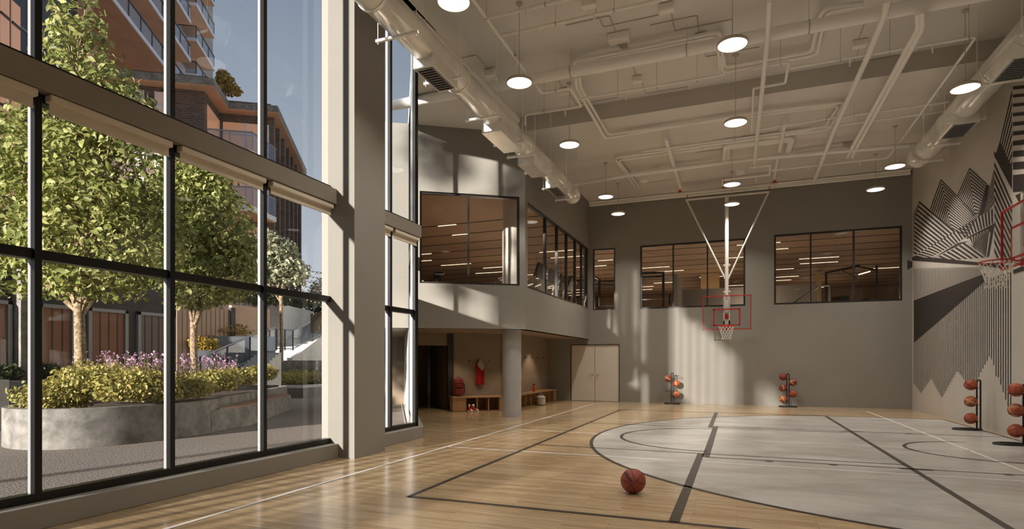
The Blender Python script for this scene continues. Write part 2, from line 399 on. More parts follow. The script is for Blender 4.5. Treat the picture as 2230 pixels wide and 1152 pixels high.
# alcove under the gallery: two walls meeting at an oak post
AL = Vector((-6.92, 16.95, 0))                         # corner of alcove walls
A0 = AL - E1*1.75 + E2*.0
dA = Vector((.76, .65, 0)).normalized(); nA = Vector((dA.y, -dA.x, 0))
def aw(a, b, t=.12): 
    q = [AL-dA*a, AL-dA*b, AL-dA*b-nA*t, AL-dA*a-nA*t]; return [(v.x, v.y) for v in q]
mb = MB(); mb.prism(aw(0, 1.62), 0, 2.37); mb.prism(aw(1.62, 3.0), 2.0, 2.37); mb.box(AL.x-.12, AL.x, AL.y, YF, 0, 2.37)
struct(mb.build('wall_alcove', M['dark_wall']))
q = [AL-dA*1.62+nA*.06, AL-dA*1.80+nA*.06, AL-dA*1.80-nA*.14, AL-dA*1.62-nA*.14]
struct(MB().prism([(v.x, v.y) for v in q], 0, 2.37).build('trim_4', M['window_frame']))
q = [AL-dA*1.8-nA*3.2, AL-dA*5.2-nA*3.2, AL-dA*5.2-nA*3.3, AL-dA*1.8-nA*3.3]
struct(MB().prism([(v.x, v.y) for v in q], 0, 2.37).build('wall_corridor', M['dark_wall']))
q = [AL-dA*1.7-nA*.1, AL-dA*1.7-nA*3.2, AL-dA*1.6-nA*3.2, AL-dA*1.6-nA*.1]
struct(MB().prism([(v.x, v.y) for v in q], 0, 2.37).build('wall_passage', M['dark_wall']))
post = AL + Vector((.02, -.03, 0))
struct(MB().box(post.x-.01, post.x+.05, post.y-.05, post.y+.02, .42, 2.37).build('trim_5', M['oak']))
tag(MB().lathe([(0,0),(.265,0),(.265,2.37),(0,2.37)], (-5.78, 14.78, 0), 40).build('round_column', M['column'], smooth=True),
    'round grey concrete column carrying the corner of the raised gallery', 'column')

# --- left glazed wall
mb = MB()
for y0 in (7.40, -5.26, -17.9): mb.box(-6.12, -5.5, y0, y0+.83, 0, ZN)
wall_left = struct(mb.build('wall_left', M['wall'])); tag(wall_left, 'square plastered columns between the courtyard windows', 'wall')
bays = [(-4.43, 7.40, [-3.2, -1.9, -.6, .69, 2.0, 3.32, 4.66, 6.03]), (8.23, 9.98, [9.07]), (YB, -5.26, [-12.7, -11.4, -10.1, -8.8, -7.5, -6.4])]
for i, (a, b, ms) in enumerate(bays):
    tag(struct(MB().box(-6.1, -5.8, a, b + (.02 if i == 1 else 0), 0, .22).build('trim_%d' % (6+i*2), M['wall'], bevel=.006)), None)
    struct(MB().box(-6.05, -5.83, a, b + (.02 if i == 1 else 0), 3.96, 4.2).build('trim_%d' % (7+i*2), M['beam'], bevel=.006))
    fr = MB()
    for z0, z1 in ((.22, .30), (2.44, 2.53), (3.88, 3.96), (4.2, 4.27), (ZN-.08, ZN)): fr.box(-6.06, -5.95, a, b, z0, z1)
    win = struct(fr.build('window_%d' % (1 if i == 0 else 2 if i == 1 else 8), M['black_metal']))
    ys = [a] + ms + [b]
    for k, y in enumerate(ms + ([b-.04] if i == 1 else [])):
        for z0, z1 in ((.30, 3.9), (4.2, ZN)):
            m = struct(MB().box(-5.985, -5.925, y-.03, y+.03, z0, z1).build('mullion', M['black_metal'], win))
            struct(MB().box(-6.03, -5.985, y-.028, y+.022, z0, z1).build('mullion_cover', M['grey_metal'], m))
    for y0, y1 in zip(ys[:-1], ys[1:]):
        for z0, z1 in ((.26, 2.48), (2.48, 3.92), (4.23, ZN-.04)):
            g = MB(); g.face([(-6.0, y0+.002, z0), (-6.0, y1-.002, z0), (-6.0, y1-.002, z1), (-6.0, y0+.002, z1)])
            struct(g.build('pane', M['glass'], win))
# end jamb and the white outside wall of the rotated wing

M['white_render'] = mat('white_render', srgb(214, 212, 206), .8, var=.03, scale=2)
RL = 3.32
W0 = J + E2*(RL+.03)
q = [W0, J+E2*38.4, J+E2*38.4+E1*.18, W0+E1*.18]
struct(MB().prism([(v.x, v.y) for v in q], 0, 7.7).build('wall_wing_outer', M['white_render']))
def rbox(mb, a, b, z0, z1, d0=0, d1=.1):
    q = [J+E2*a+E1*d0, J+E2*b+E1*d0, J+E2*b+E1*d1, J+E2*a+E1*d1]; mb.prism([(v.x, v.y) for v in q], z0, z1)
mm = MB(); rbox(mm, .06, RL-.06, .22, 3.1, .02, .08); struct(mm.build('trim_22', M['white_render']))
fr = MB()
RS = [0.0, 1.08, 2.2, RL-.06]
for a in (RS[0], RS[3]): rbox(fr, a, a+.06, 0, ZF)
for z0, z1 in ((.22, .30), (3.1, 3.16), (3.92, 4.24), (ZF-.08, ZF)): rbox(fr, 0, RL, z0, z1)
win = struct(fr.build('window_9', M['black_metal']))
for a in RS[1:3]:
    mm = MB(); rbox(mm, a, a+.05, 3.1, ZF-.08, .01, .09); struct(mm.build('mullion', M['black_metal'], win))
for a, b in ((.06, 1.08), (1.13, 2.2), (2.25, RL-.06)):
    for z0, z1 in ((3.1, 3.92), (4.24, ZF-.08)):
        q0, q1 = J+E2*a+E1*.05, J+E2*b+E1*.05
        g = MB(); g.face([(q0.x, q0.y, z0), (q1.x, q1.y, z0), (q1.x, q1.y, z1), (q0.x, q0.y, z1)]); struct(g.build('pane', M['glass'], win))
mm = MB(); rbox(mm, 0, RL, 0, .22, .0, .2); struct(mm.build('trim_19', M['wall']))
# roof edge slab above glazing
struct(MB().box(-6.15, -5.5, YB, 10.0, ZN, ZN+.35).build('trim_21', M['beam']))
# ================================================================ HALL FIXTURES
def vdir(a, b): return (Vector(b)-Vector(a)).normalized()
# ---- pendant lamps
def make_lamp(loc, ceil, label):
    t = thing('pendant_lamp', label, 'lamp', loc, 'white disc pendant lamps')
    x, y, z = loc
    b = MB(); b.lathe([(0, .085), (.03, .085), (.05, .07), (.215, .055), (.238, .035), (.24, .0), (.225, -.004), (.222, .004), (0, .004)], loc, 40)
    b.build('lamp_shade', M['lamp_body'], t, smooth=True)
    d = MB(); d.lathe([(0, -.012), (.2, -.010), (.221, 0), (.221, .003)], loc, 40); d.build('diffuser', M['lamp_on'], t, smooth=True)
    c = MB(); c.cyl((x, y, z+.08), (x, y, ceil-.03), .006, 6); c.build('cord', M['cable'], t)
    k = MB(); k.lathe([(0, -.035), (.05, -.035), (.06, -.02), (.06, 0), (0, 0)], (x, y, ceil), 20); k.build('ceiling_rose', M['lamp_body'], t, smooth=True)
    L = bpy.data.lights.new('pendant_light', 'AREA'); L.shape = 'DISK'; L.size = .42; L.energy = LAMP_W; L.color = (1.0, .92, .82); L.spread = math.radians(118)
    lo = bpy.data.objects.new('pendant_light', L); COL.objects.link(lo); lo.location = (0, 0, -.03); lo.parent = t
    lo.rotation_euler = (0, 0, 0)
    return t
LAMP_W = 47
LZ = 6.55
lamp_pos = [
 (988, 5, 'disc pendant lamp cut by the top edge of the photo beside the big duct'),
 (1131, 181, 'disc pendant lamp just right of the galvanised duct, in front of the wide white pipe'),
 (1240, 316, 'disc pendant lamp hanging below the ceiling step, third back along the left duct'),
 (1319, 429, 'disc pendant lamp right of the capped end of the left duct'),
 (1346, 466, 'small disc pendant lamp before the dark end wall, left of the hoop frame'),
 (1595, 98, 'largest disc pendant lamp in mid ceiling, under the wide white pipe'),
 (1602, 268, 'middle disc pendant lamp hanging below the ceiling step, above the hoop'),
 (1594, 402, 'disc pendant lamp directly over the cross bar of the ceiling hung hoop'),
 (1594, 445, 'disc pendant lamp overlapping the mast of the ceiling hung hoop'),
 (2102, 193, 'disc pendant lamp hanging in front of the right hand duct'),
 (1949, 363, 'disc pendant lamp beside the round end of the right hand duct'),
 (1907, 413, 'disc pendant lamp over the right gallery window of the end wall')]
for u, v, lb in lamp_pos:
    p = PZ(u, v, LZ); make_lamp((p.x, p.y, LZ), ZN if p.y < YD else ZF, lb)
for x in (-.05, 3.85):
    for y in (4.4, -1.2):
        make_lamp((x, y, LZ), ZN, ['disc pendant lamp out of frame over the near free court', 'disc pendant lamp out of frame behind the camera', 'disc pendant lamp out of frame near the right wall', 'disc pendant lamp out of frame behind the camera at the right wall'][(2 if x > 1 else 0)+(1 if y < 0 else 0)])

# ---- spiral ducts with trapeze hangers
def make_duct(name, label, X, Z, r, y0, y1, vents, joints, hangers, side):
    t = thing(name, label, 'duct', (X, y0, Z), 'galvanised ceiling ducts')
    js = [y0] + joints + [y1]
    for a, b in zip(js[:-1], js[1:]):
        pr = [(r-.012, a), (r, a+.004), (r, a+.03), (r-.004, a+.035), (r-.004, b-.035), (r, b-.03), (r, b-.004), (r-.012, b)]
        sg = MB(); sg.lathe([(q[0], q[1]) for q in pr], (X, 0, Z), 40, 'y'); sg.build('duct_segment', M['steel'], t, smooth=True)
        cl = MB(); cl.lathe([(r, a-.03), (r+.012, a-.03), (r+.016, a), (r+.012, a+.03), (r, a+.03)], (X, 0, Z), 40, 'y'); cl.build('collar', M['steel'], t, smooth=True)
    cp = MB(); cp.lathe([(r, y1-.02), (r-.01, y1+.03), (r*.75, y1+.05), (0, y1+.055)], (X, 0, Z), 40, 'y'); cp.build('end_cap', M['steel'], t, smooth=True)
    for (y, l, w, h, grille) in vents:
        bx = MB(); z0 = Z-r-h; wd = w/2
        # plenum box, angled towards the room
        bx.box(X-wd, X+wd, y, y+l, z0, Z-r*.55)
        v = bx.build('supply_vent', M['steel'], t, bevel=.004)
        if grille:
            g = MB(); k = 11
            for i in range(k):
                yy = y+.06+(l-.12)*i/(k-1); g.box(X-wd+.05, X+wd-.05, yy-.008, yy+.008, z0-.012, z0+.004)
            g.box(X-wd+.03, X-wd+.05, y+.04, y+l-.04, z0-.012, z0+.002); g.box(X+wd-.05, X+wd-.03, y+.04, y+l-.04, z0-.012, z0+.002)
            g.build('grille', M['grey_metal'], v)
            b2 = MB(); b2.box(X-wd+.05, X+wd-.05, y+.05, y+l-.05, z0-.003, z0-.001); b2.build('grille_back', M['rubber'], v)
    for y in hangers:
        ce = ZN if y < YD else ZF
        h = MB(); zb = Z-r-.035; w = r+.09
        h.box(X-w-.03, X+w+.03, y-.02, y+.02, zb-.02, zb+.02)
        for s in (-1, 1): h.cyl((X+s*w, y, zb-.05), (X+s*w, y, ce), .006, 6)
        h.build('trapeze_hanger', M['pipe'], t)
    return t
make_duct('spiral_duct', 'long galvanised round duct running above the courtyard windows to the gallery corner', -4.61, 6.5, .235, -12.0, 16.85,
          [(7.95, .85, .36, .12, True), (10.65, 1.2, .42, .14, False), (12.7, 1.0, .4, .14, False), (14.75, .9, .36, .1, True)],
          [-7, -3, 1.2, 4.2, 6.6, 9.15, 11.6, 12.6, 13.95, 15.9], [-9, -5, -1, 3, 6.1, 7.2, 8.6, 10.2, 11.6, 12.4, 13.6, 15.0, 16.2], 1)
make_duct('spiral_duct', 'galvanised round duct along the mural wall at the right edge of the photo', 4.5, 6.92, .26, -12.0, 18.2,
          [(11.9, .95, .5, .13, True), (14.8, .9, .48, .12, True), (7.5, .95, .5, .13, True)],
          [-7, -3, 1.2, 4.2, 7.2, 9.8, 11.4, 13.2, 15.8, 17.4], [-9, -5, -1, 3, 6.5, 9.4, 11.3, 13.1, 14.9, 16.4, 17.6], -1)

# ---- pipes
def pipe(name, label, cat, pts, r, rad=.12, heads=None, drops=None, material='pipe', n=10, group=None, ceil=None, flanges=None):
    """pts world points; heads: sprinkler drop points; drops: hanger rod points"""
    base = Vector(pts[0]); r = r*1.28 if r < .1 else r
    t = thing(name, label, cat, base, group)
    m = MB(); m.tube(arc_path(pts, rad) if rad else pts, r, n); m.build('tube', M[material], t, smooth=True)
    for h in heads or []:
        h = Vector(h); s = MB(); s.cyl(h, h-Vector((0,0,.11)), r*.75, 8); s.cyl(h-Vector((0,0,.11)), h-Vector((0,0,.15)), r*.4, 8); s.lathe([(0,0),(.018,0),(.018,-.004),(0,-.004)], h-Vector((0,0,.155)), 8)
        s.build('sprinkler_head', M['pipe'], t)
    for d in drops or []:
        d = Vector(d); s = MB(); s.cyl(d, (d.x, d.y, ceil or (ZN if d.y < YD else ZF)), .004, 5)
        s.lathe([(r+.002,-.012),(r+.008,-.012),(r+.008,.012),(r+.002,.012)], d, 10, 'x'); s.build('hanger_rod', M['cable'], t)
    for (f, d) in flanges or []:
        s = MB(); f = Vector(f); d = Vector(d).normalized(); s.cyl(f-d*.03, f+d*.03, r+.012, 12); s.build('coupling', M[material], t)
    return t
def lerp(a, b, t): a = Vector(a); b = Vector(b); return a+(b-a)*t
def zz(z, *uv): return [PZ(u, v, z) for u, v in uv]

# wide pipe spanning the hall
yb = 11.55
pipe('ventilation_pipe', 'wide white pipe spanning the whole hall under the near ceiling', 'pipe', [(-7.5, yb, 7.5), (5.15, yb, 7.5)], .115, 0,
     drops=[(-3.2, yb, 7.5), (-.9, yb, 7.5), (1.2, yb, 7.5)], n=20, flanges=[((-2.6, yb, 7.5), (1,0,0)), ((1.3, yb, 7.5), (1,0,0)), ((-5.1, yb, 7.5), (1,0,0))])
z1 = 7.62
a, b = PZ(1030, 0, z1), PZ(1152, 160, z1)
d = (a-b).normalized(); b0 = b + Vector((0, .25, 0))
pipe('sprinkler_pipe', 'thin sprinkler main slanting down from the top edge beside the wide pipe', 'pipe', [a+Vector((0,-5,0)), Vector((a.x, a.y, z1)), Vector((a.x, b0.y, z1))], .022, 0,
     heads=[PZ(1126, 122, z1)], drops=[lerp(a, b, .2), lerp(a, b, .7)])
X0 = a.x
def cross(v_u, y, x0, x1, label, heads, z=z1):
    pipe('sprinkler_pipe', label, 'pipe', [(x0, y, z), (x1, y, z)], .022, 0, heads=[(h, y, z) for h in heads], drops=[(h+.35, y, z) for h in heads])
p = PZ(1070, 38, z1); cross(None, p.y, X0, 5.0, 'nearest cross sprinkler branch at the top edge of the ceiling', [PZ(1147, 22, z1).x, 1.0])
p = PZ(1098, 76, z1); cross(None, p.y, X0, 5.0, 'second cross sprinkler branch, with heads in front of the grey boxes', [PZ(1170, 60, z1).x, PZ(1295, 34, z1).x, .9])
# pair of bent conduits crossing the wide pipe (left group)
zc = 7.86
def tubes(label, uv, z, r=.03, rad=.16, **k):
    pipe('conduit_pipe', label, 'pipe', [PZ(u, v, z) for u, v in uv], r, rad, **k)
zn, zf = 7.84, 7.48
tubes('painted conduit with a square turn just above the wide pipe, upper of the pair', [(1258, 150), (1246, 134), (1568, 68), (1576, 140)], zn)
tubes('painted conduit with a square turn just above the wide pipe, lower of the pair', [(1264, 148), (1258, 138), (1562, 78), (1566, 150)], zn, .024)
tubes('painted conduit rising from the step and turning along the far ceiling, left of the pair', [(1254, 168), (1254, 190), (1318, 301), (1640, 246), (1840, 222), (1806, 281), (1640, 303), (1338, 344), (1384, 408)], zf)
tubes('painted conduit rising from the step and turning along the far ceiling, right of the pair', [(1262, 166), (1264, 190), (1324, 293), (1640, 252), (1828, 229), (1798, 274), (1640, 309), (1346, 349), (1392, 407)], zf, .026)
tubes('conduit loop high on the near ceiling right of centre, outer', [(1880, 6), (1800, 16), (1786, 34), (1768, 112), (1578, 146), (1576, 120)], zn)
tubes('conduit loop high on the near ceiling right of centre, inner', [(1880, 12), (1808, 24), (1796, 40), (1780, 118), (1574, 158), (1568, 120)], zn, .026)
zs = 7.3
pp = [PZ(u, v, zs) for u, v in [(1168, 188), (1180, 203), (1242, 193), (1266, 232), (1144, 250), (1144, 262)]]
pp[-1].z = zs-.12
pipe('sprinkler_pipe', 'zigzag sprinkler branch ending in a drop at the ceiling step by the left duct', 'pipe', pp, .022, .06, heads=[PZ(1170, 190, zs), PZ(1231, 238, zs)], drops=[PZ(1210, 198, zs), PZ(1185, 243, zs)])
pp = [PZ(u, v, zs) for u, v in [(1258, 216), (1530, 170), (1576, 162), (1580, 152)]]
pipe('sprinkler_pipe', 'straight sprinkler branch in front of the ceiling step, left of the centre lamp', 'pipe', pp, .02, .05, heads=[PZ(1363, 202, zs), PZ(1502, 178, zs)], drops=[PZ(1430, 190, zs), PZ(1518, 175, zs), PZ(1345, 204, zs)])
pp = [PZ(u, v, zs) for u, v in [(1640, 150), (1718, 135), (1710, 181), (1641, 193), (1637, 290)]]
pipe('sprinkler_pipe', 'hook shaped sprinkler branch right of the centre lamp', 'pipe', pp, .02, .05, heads=[PZ(1673, 144, zs)], drops=[PZ(1700, 139, zs)])
pp = [PZ(u, v, zs) for u, v in [(1720, 148), (2126, 80), (1954, 318), (1932, 344), (1680, 371)]]
pipe('sprinkler_pipe', 'long sprinkler branch turning at the right duct and running back to the end wall', 'pipe', pp, .02, .05,
     heads=[PZ(1851, 126, zs), PZ(2031, 96, zs), PZ(2084, 138, zs), PZ(2042, 197, zs), PZ(1976, 282, zs), PZ(1873, 351, zs), PZ(1762, 362, zs)],
     drops=[PZ(1938, 112, zs), PZ(2110, 83, zs), PZ(1830, 130, zs)])
pp = [PZ(u, v, zs) for u, v in [(1645, 283), (1800, 259), (2068, 222)]]
pipe('sprinkler_pipe', 'upper far sprinkler branch crossing behind the slanting conduits', 'pipe', pp, .02, 0, heads=[PZ(1699, 274, zs), PZ(1941, 240, zs), PZ(2028, 229, zs)], drops=[PZ(1860, 251, zs), PZ(1800, 259, zs)])
pp = [PZ(u, v, zs) for u, v in [(1400, 330), (1800, 276), (2060, 242)]]
pipe('sprinkler_pipe', 'lower far sprinkler branch crossing behind the slanting conduits', 'pipe', pp, .02, 0, heads=[PZ(1793, 277, zs), PZ(1928, 260, zs), PZ(2011, 249, zs)], drops=[PZ(1870, 268, zs), PZ(1600, 303, zs)])
# straight rising pipes towards the far wall
def sl(label, uv, z, r, zend=None, **k):
    P = [PZ(u, v, z) for u, v in uv]
    if zend is not None: P[-1].z = zend
    pipe('riser_pipe', label, 'pipe', P, r, .1, **k)
sl('upright-looking pipe crossing the ceiling right of the centre lamps', [(1676, 0), (1672, 80), (1642, 365)], 7.18, .036)
sl('straight pipe under the wide pipe, bent down at its end wall end', [(1932, 0), (1928, 30), (1916, 60), (1890, 122), (1815, 288), (1773, 394)], 7.2, .042)
sl('left tube of the double pipe slanting to the right ceiling', [(1999, 28), (2000, 62), (1984, 90), (1858, 318), (1846, 342)], 7.25, .036)
sl('right tube of the double pipe slanting to the right ceiling', [(2009, 24), (2010, 60), (1993, 92), (1868, 318), (1856, 342)], 7.25, .036)
sl('short pipe crossing the far ceiling above the hoop frame at the left', [(1449, 302), (1482, 408)], 7.36, .045)
sl('short pipe crossing the far ceiling above the hoop frame at the right', [(1710, 266), (1686, 388)], 7.36, .04)
tubes('low conduit running across the far ceiling from the left duct end', [(1245, 402), (1380, 380), (1640, 346), (2030, 312)], 7.22, .045, 0)
tubes('conduit with a square jog on the far ceiling, above the low conduit', [(1375, 378), (1576, 354), (1580, 318), (1726, 300), (1716, 340), (1840, 322), (1848, 326)], 7.42, .05)
tubes('second conduit with a square jog on the far ceiling', [(1584, 352), (1588, 322), (1720, 306), (1710, 340)], 7.42, .036)
pp = [PZ(u, v, 7.1) for u, v in [(1573, 404), (1574, 392), (1676, 381), (1678, 360), (1632, 364)]]
pipe('sprinkler_pipe', 'small square sprinkler loop above the hoop cross bar', 'pipe', pp, .022, .05, heads=[PZ(1646, 385, 7.1)])
# bundle of cable trays along the top of the far wall
for i, (yy, z) in enumerate(((YF-.06, 7.5), (YF-.07, 7.44), (YF-.12, 7.55))):
    pipe('wall_conduit', ['middle', 'lowest', 'topmost'][i] + ' conduit of the bundle along the top of the end wall', 'pipe', [(-5.25, yy, z), (5.1, yy, z)], .026, 0, group=None)
tubes('round wall pipe beside the left duct near the top of the gallery wall', [(900, 35), (1125, 262)], 7.3, .07, 0)

# ---- junction boxes
boxes = [(1283, 12, .26, 'junction box on the near ceiling, left of two at the top edge'), (1452, 22, .26, 'junction box on the near ceiling at the top edge, left of the large centre lamp'),
         (1348, 86, .42, 'widest junction box with many cables, above the bent conduits'), (1068, 162, .24, 'junction box on the near ceiling just right of the left duct'),
         (1871, 100, .26, 'junction box on the near ceiling between the slanting pipes'), (1389, 176, .22, 'junction box behind the wide pipe, before the ceiling step'),
         (1229, 202, .2, 'junction box behind the zigzag sprinkler branch'), (1526, 86, .24, 'junction box tucked above the wide pipe, left of the large lamp')]
for u, v, w_, lb in boxes:
    p = PZ(u, v, 7.9); h = w_*.5
    t = thing('junction_box', lb, 'junction box', (p.x, p.y, ZN), 'ceiling junction boxes')
    MB().box(p.x-w_/2, p.x+w_/2, p.y-h/2-.02, p.y+h/2, ZN-.14, ZN-.004).build('enclosure', M['box'], t, bevel=.012, seg=2)
    MB().box(p.x-w_/2+.01, p.x+w_/2-.01, p.y-h/2-.03, p.y-h/2-.02, ZN-.12, ZN-.02).build('cover', M['box'], t)
    c = MB(); c.tube(arc_path([(p.x+w_*.2, p.y+h/2, ZN-.02), (p.x+w_*.2, p.y+.9, ZN-.012), (p.x+1.1, p.y+.9, ZN-.012)], .05), .008, 6)
    c.tube(arc_path([(p.x-w_*.1, p.y-h/2, ZN-.02), (p.x-w_*.1, p.y-.7, ZN-.012), (p.x-.9, p.y-.7, ZN-.012)], .05), .008, 6)
    if w_ > .4:
        for k in range(5): c.tube(arc_path([(p.x-.12+k*.06, p.y+h/2, ZN-.05), (p.x-.1+k*.05, p.y+.3, ZN-.015), (p.x-.02+k*.01, p.y+.6, ZN-.012)], .15), .008, 6)
    c.build('cable', M['cable'], t)
for u, v, lb in [(1428, 372, 'small junction box under the jogged conduit, on the far ceiling at left'), (1404, 394, 'small junction box by the low conduit over the end wall'), (1513, 326, 'small junction box left of the square conduit jog'), (1613, 378, 'small junction box above the hoop cross bar'), (1846, 320, 'small junction box at the right end of the jogged conduit')]:
    p = PZ(u, v, 7.5)
    t = thing('junction_box', lb, 'junction box', (p.x, p.y, ZF), 'ceiling junction boxes')
    MB().box(p.x-.13, p.x+.13, p.y-.09, p.y+.09, ZF-.13, ZF-.004).build('enclosure', M['box'], t, bevel=.012, seg=2)
    c = MB(); c.tube(arc_path([(p.x, p.y+.09, ZF-.02), (p.x, p.y+.5, ZF-.012), (p.x+.9, p.y+.5, ZF-.012)], .05), .008, 6); c.build('cable', M['cable'], t)

# ---- basketball hoops
def board_parts(t, c, ax, fw, W_, z0, z1, board_t=.02):
    """c: xy of the board centre, ax along the board, fw towards the court"""
    ax, fw = Vector(ax), Vector(fw)
    def q(a, d, z): p = Vector(c)+ax*a+fw*d; return (p.x, p.y, z)
    def rectbars(mb, a0, a1, b0, b1, w, d0, d1):
        for (x0, x1, y0, y1) in ((a0, a0+w, b0, b1), (a1-w, a1, b0, b1), (a0, a1, b0, b0+w), (a0, a1, b1-w, b1)):
            P = [q(x0, d0, y0), q(x1, d0, y0), q(x1, d0, y1), q(x0, d0, y1)]; mb.extr(P, fw*(d1-d0))
    g = MB(); g.face([q(-W_/2+.01, .005, z0+.01), q(W_/2-.01, .005, z0+.01), q(W_/2-.01, .005, z1-.01), q(-W_/2+.01, .005, z1-.01)])
    g.build('backboard', M['backboard'], t)
    r = MB(); rectbars(r, -W_/2, W_/2, z0, z1, .028, -.012, .022); r.build('backboard_frame', M['red_paint'], t)
    s = W_/1.51; r = MB(); rectbars(r, -.42*s, .42*s, z0+.13, z0+.69, .042, .008, .014); r.build('target_square', M['red_paint'], t)
    return q
def net_mesh(c, r, zr, h=.42, n=12, rows=5):
    mb = MB()
    def P(i, k):
        f = k/rows; rr = r*(1-.42*min(1, f*1.25)) + (.015 if k == rows else 0); a = 2*PI*(i+(k % 2)*.5)/n
        return Vector((c[0]+rr*math.cos(a), c[1]+rr*math.sin(a), zr-.02-h*f))
    for k in range(rows):
        for i in range(n):
            mb.tube([P(i, k), P(i, k+1)], .0055, 5, cap=False); mb.tube([P(i, k), P(i+(1 if k % 2 else -1), k+1)], .0055, 5, cap=False)
    return mb
def torus(mb, c, R, r, n=40, m=8):
    mb.tube([(c[0]+R*math.cos(2*PI*i/n), c[1]+R*math.sin(2*PI*i/n), c[2]) for i in range(n)], r, m, closed=True)
def hoop_ring(t, q, z, R=.23, dist=.38):
    c = Vector(q(0, dist, z)); rim = MB(); torus(rim, c, R, .012)
    for k in range(12):
        a = 2*PI*k/12; rim.cyl(c+Vector((math.cos(a)*R, math.sin(a)*R, -.005)), c+Vector((math.cos(a)*R, math.sin(a)*R, -.03)), .004, 5)
    ro = rim.build('rim', M['red_paint'], t, smooth=True)
    b = MB()
    a0, a1 = q(-.07, .02, z), q(.07, .02, z)
    b.extr([q(-.07, .02, z-.09), q(.07, .02, z-.09), q(.07, .02, z+.03), q(-.07, .02, z+.03)], Vector(q(0, 1, 0))-Vector(q(0, .985, 0)))
    b.extr([q(-.06, .03, z-.012), q(.06, .03, z-.012), q(.05, dist-R+.01, z-.006), q(-.05, dist-R+.01, z-.006)], (0, 0, .012))
    b.extr([q(-.05, .03, z-.08), q(-.045, .03, z-.08), q(-.045, dist-R, z-.012), q(-.05, dist-R, z-.012)], (0, 0, .01)); b.extr([q(.045, .03, z-.08), q(.05, .03, z-.08), q(.05, dist-R, z-.012), q(.045, dist-R, z-.012)], (0, 0, .01))
    b.build('rim_bracket', M['red_paint'], ro)
    net_mesh(c, R, z).build('net', M['net'], t)

YBD = 20.25
hc = PY(1582.5, 700, YBD); hx = hc.x
zb0, zb1 = PY(1582, 718, YBD).z, PY(1582, 643.5, YBD).z
t = thing('basketball_hoop', 'ceiling hung basketball hoop with red framed glass board before the end wall', 'basketball hoop', (hx, YBD, zb0), 'basketball hoops')
q = board_parts(t, (hx, YBD, 0), (1, 0, 0), (0, -1, 0), 1.5, zb0, zb1)
hoop_ring(t, q, zb0+.1)
ztop = PY(1582, 426, YBD+.12).z; ym = YBD+.12
m = MB(); m.cyl((hx, ym, zb1+.02), (hx, ym, ztop), .062, 20); m.build('mast', M['white_paint'], t, smooth=True)
m = MB(); m.box(hx-.105, hx-.062, ym-.08, ym+.03, zb0+.1, zb1+.02); m.box(hx+.062, hx+.105, ym-.08, ym+.03, zb0+.1, zb1+.02); m.box(hx-.105, hx+.105, ym-.08, ym+.03, zb0+.08, zb0+.3); m.box(hx-.062, hx+.062, ym-.04, ym+.03, zb0+.3, zb1); m.build('board_carrier', M['white_paint'], t)
MB().box(hx-.06, hx+.06, ym-.083, ym-.078, zb0+.36, zb0+.52).build('pad', M['red_paint'], t)
zc1, zc2 = PY(1582, 636, ym).z, PY(1582, 578, ym).z
for z in (zc1, zc2):
    m = MB(); m.box(hx-.11, hx+.11, ym-.05, ym+.05, z-.035, z+.035); k = m.build('clamp', M['white_paint'], t, bevel=.01)
    m = MB()
    for s in (-1, 1): m.cyl((hx+s*.085, ym-.05, z), (hx+s*.085, ym-.065, z), .014, 8)
    m.build('bolt', M['red_paint'], k)
tl, tr = PY(1495, 435.5, ym), PY(1674, 418, ym); zt = (tl.z+tr.z)/2
m = MB(); m.cyl((tl.x-.03, ym, zt), (tr.x+.03, ym, zt), .032, 10); m.build('cross_bar', M['white_paint'], t)
for e in (tl, tr):
    m = MB(); m.cyl((e.x, ym, zt), (hx+(.05 if e is tr else -.05), ym, PY(1582, 607, ym).z), .028, 10); m.build('brace', M['white_paint'], t)
for e in (tl, tr):
    m = MB(); m.cyl((e.x+.02, ym, zt), (e.x+.02, ym, 7.2), .014, 8); m.build('drop_rod', M['red_paint'], t)
p0, p1 = PY(1474, 417, ym), PY(1694, 396, ym); zp = 7.22
m = MB(); m.cyl((p0.x, ym, zp), (p1.x, ym, zp), .06, 14); m.build('carrier_tube', M['white_paint'], t, smooth=True)
for x in (p0.x+.1, (p0.x+p1.x)/2-.05, p1.x-.1):
    m = MB(); m.box(x-.06, x+.06, ym-.07, ym+.07, zp+.05, zp+.09); m.cyl((x, ym, zp+.05), (x, ym, ZF), .018, 8); m.build('ceiling_clamp', M['red_paint'], t)

XBD = 4.4; yc = 11.87
z0r = 3.12
t = thing('basketball_hoop', 'basketball hoop at the right edge of the photo, fixed before the mural wall', 'basketball hoop', (XBD, yc, z0r), 'basketball hoops')
q = board_parts(t, (XBD, yc, 0), (0, 1, 0), (-1, 0, 0), 1.76, z0r, z0r+1.05)
hoop_ring(t, q, z0r+.05)
m = MB(); m.box(XBD+.03, XBD+.12, yc-.24, yc-.16, z0r-.02, z0r+1.2); m.box(XBD+.03, XBD+.12, yc+.16, yc+.24, z0r-.02, z0r+1.2); m.box(XBD+.03, XBD+.1, yc-.16, yc+.16, z0r-.02, z0r+.3); m.build('board_carrier', M['white_paint'], t)
m = MB()
for s in (-.2, .2):
    for z in (z0r+.2, z0r+.95): m.cyl((XBD+.1, yc+s, z), (XR-.07, yc+s*3, z), .025, 8)
m.build('wall_bracket', M['white_paint'], t)
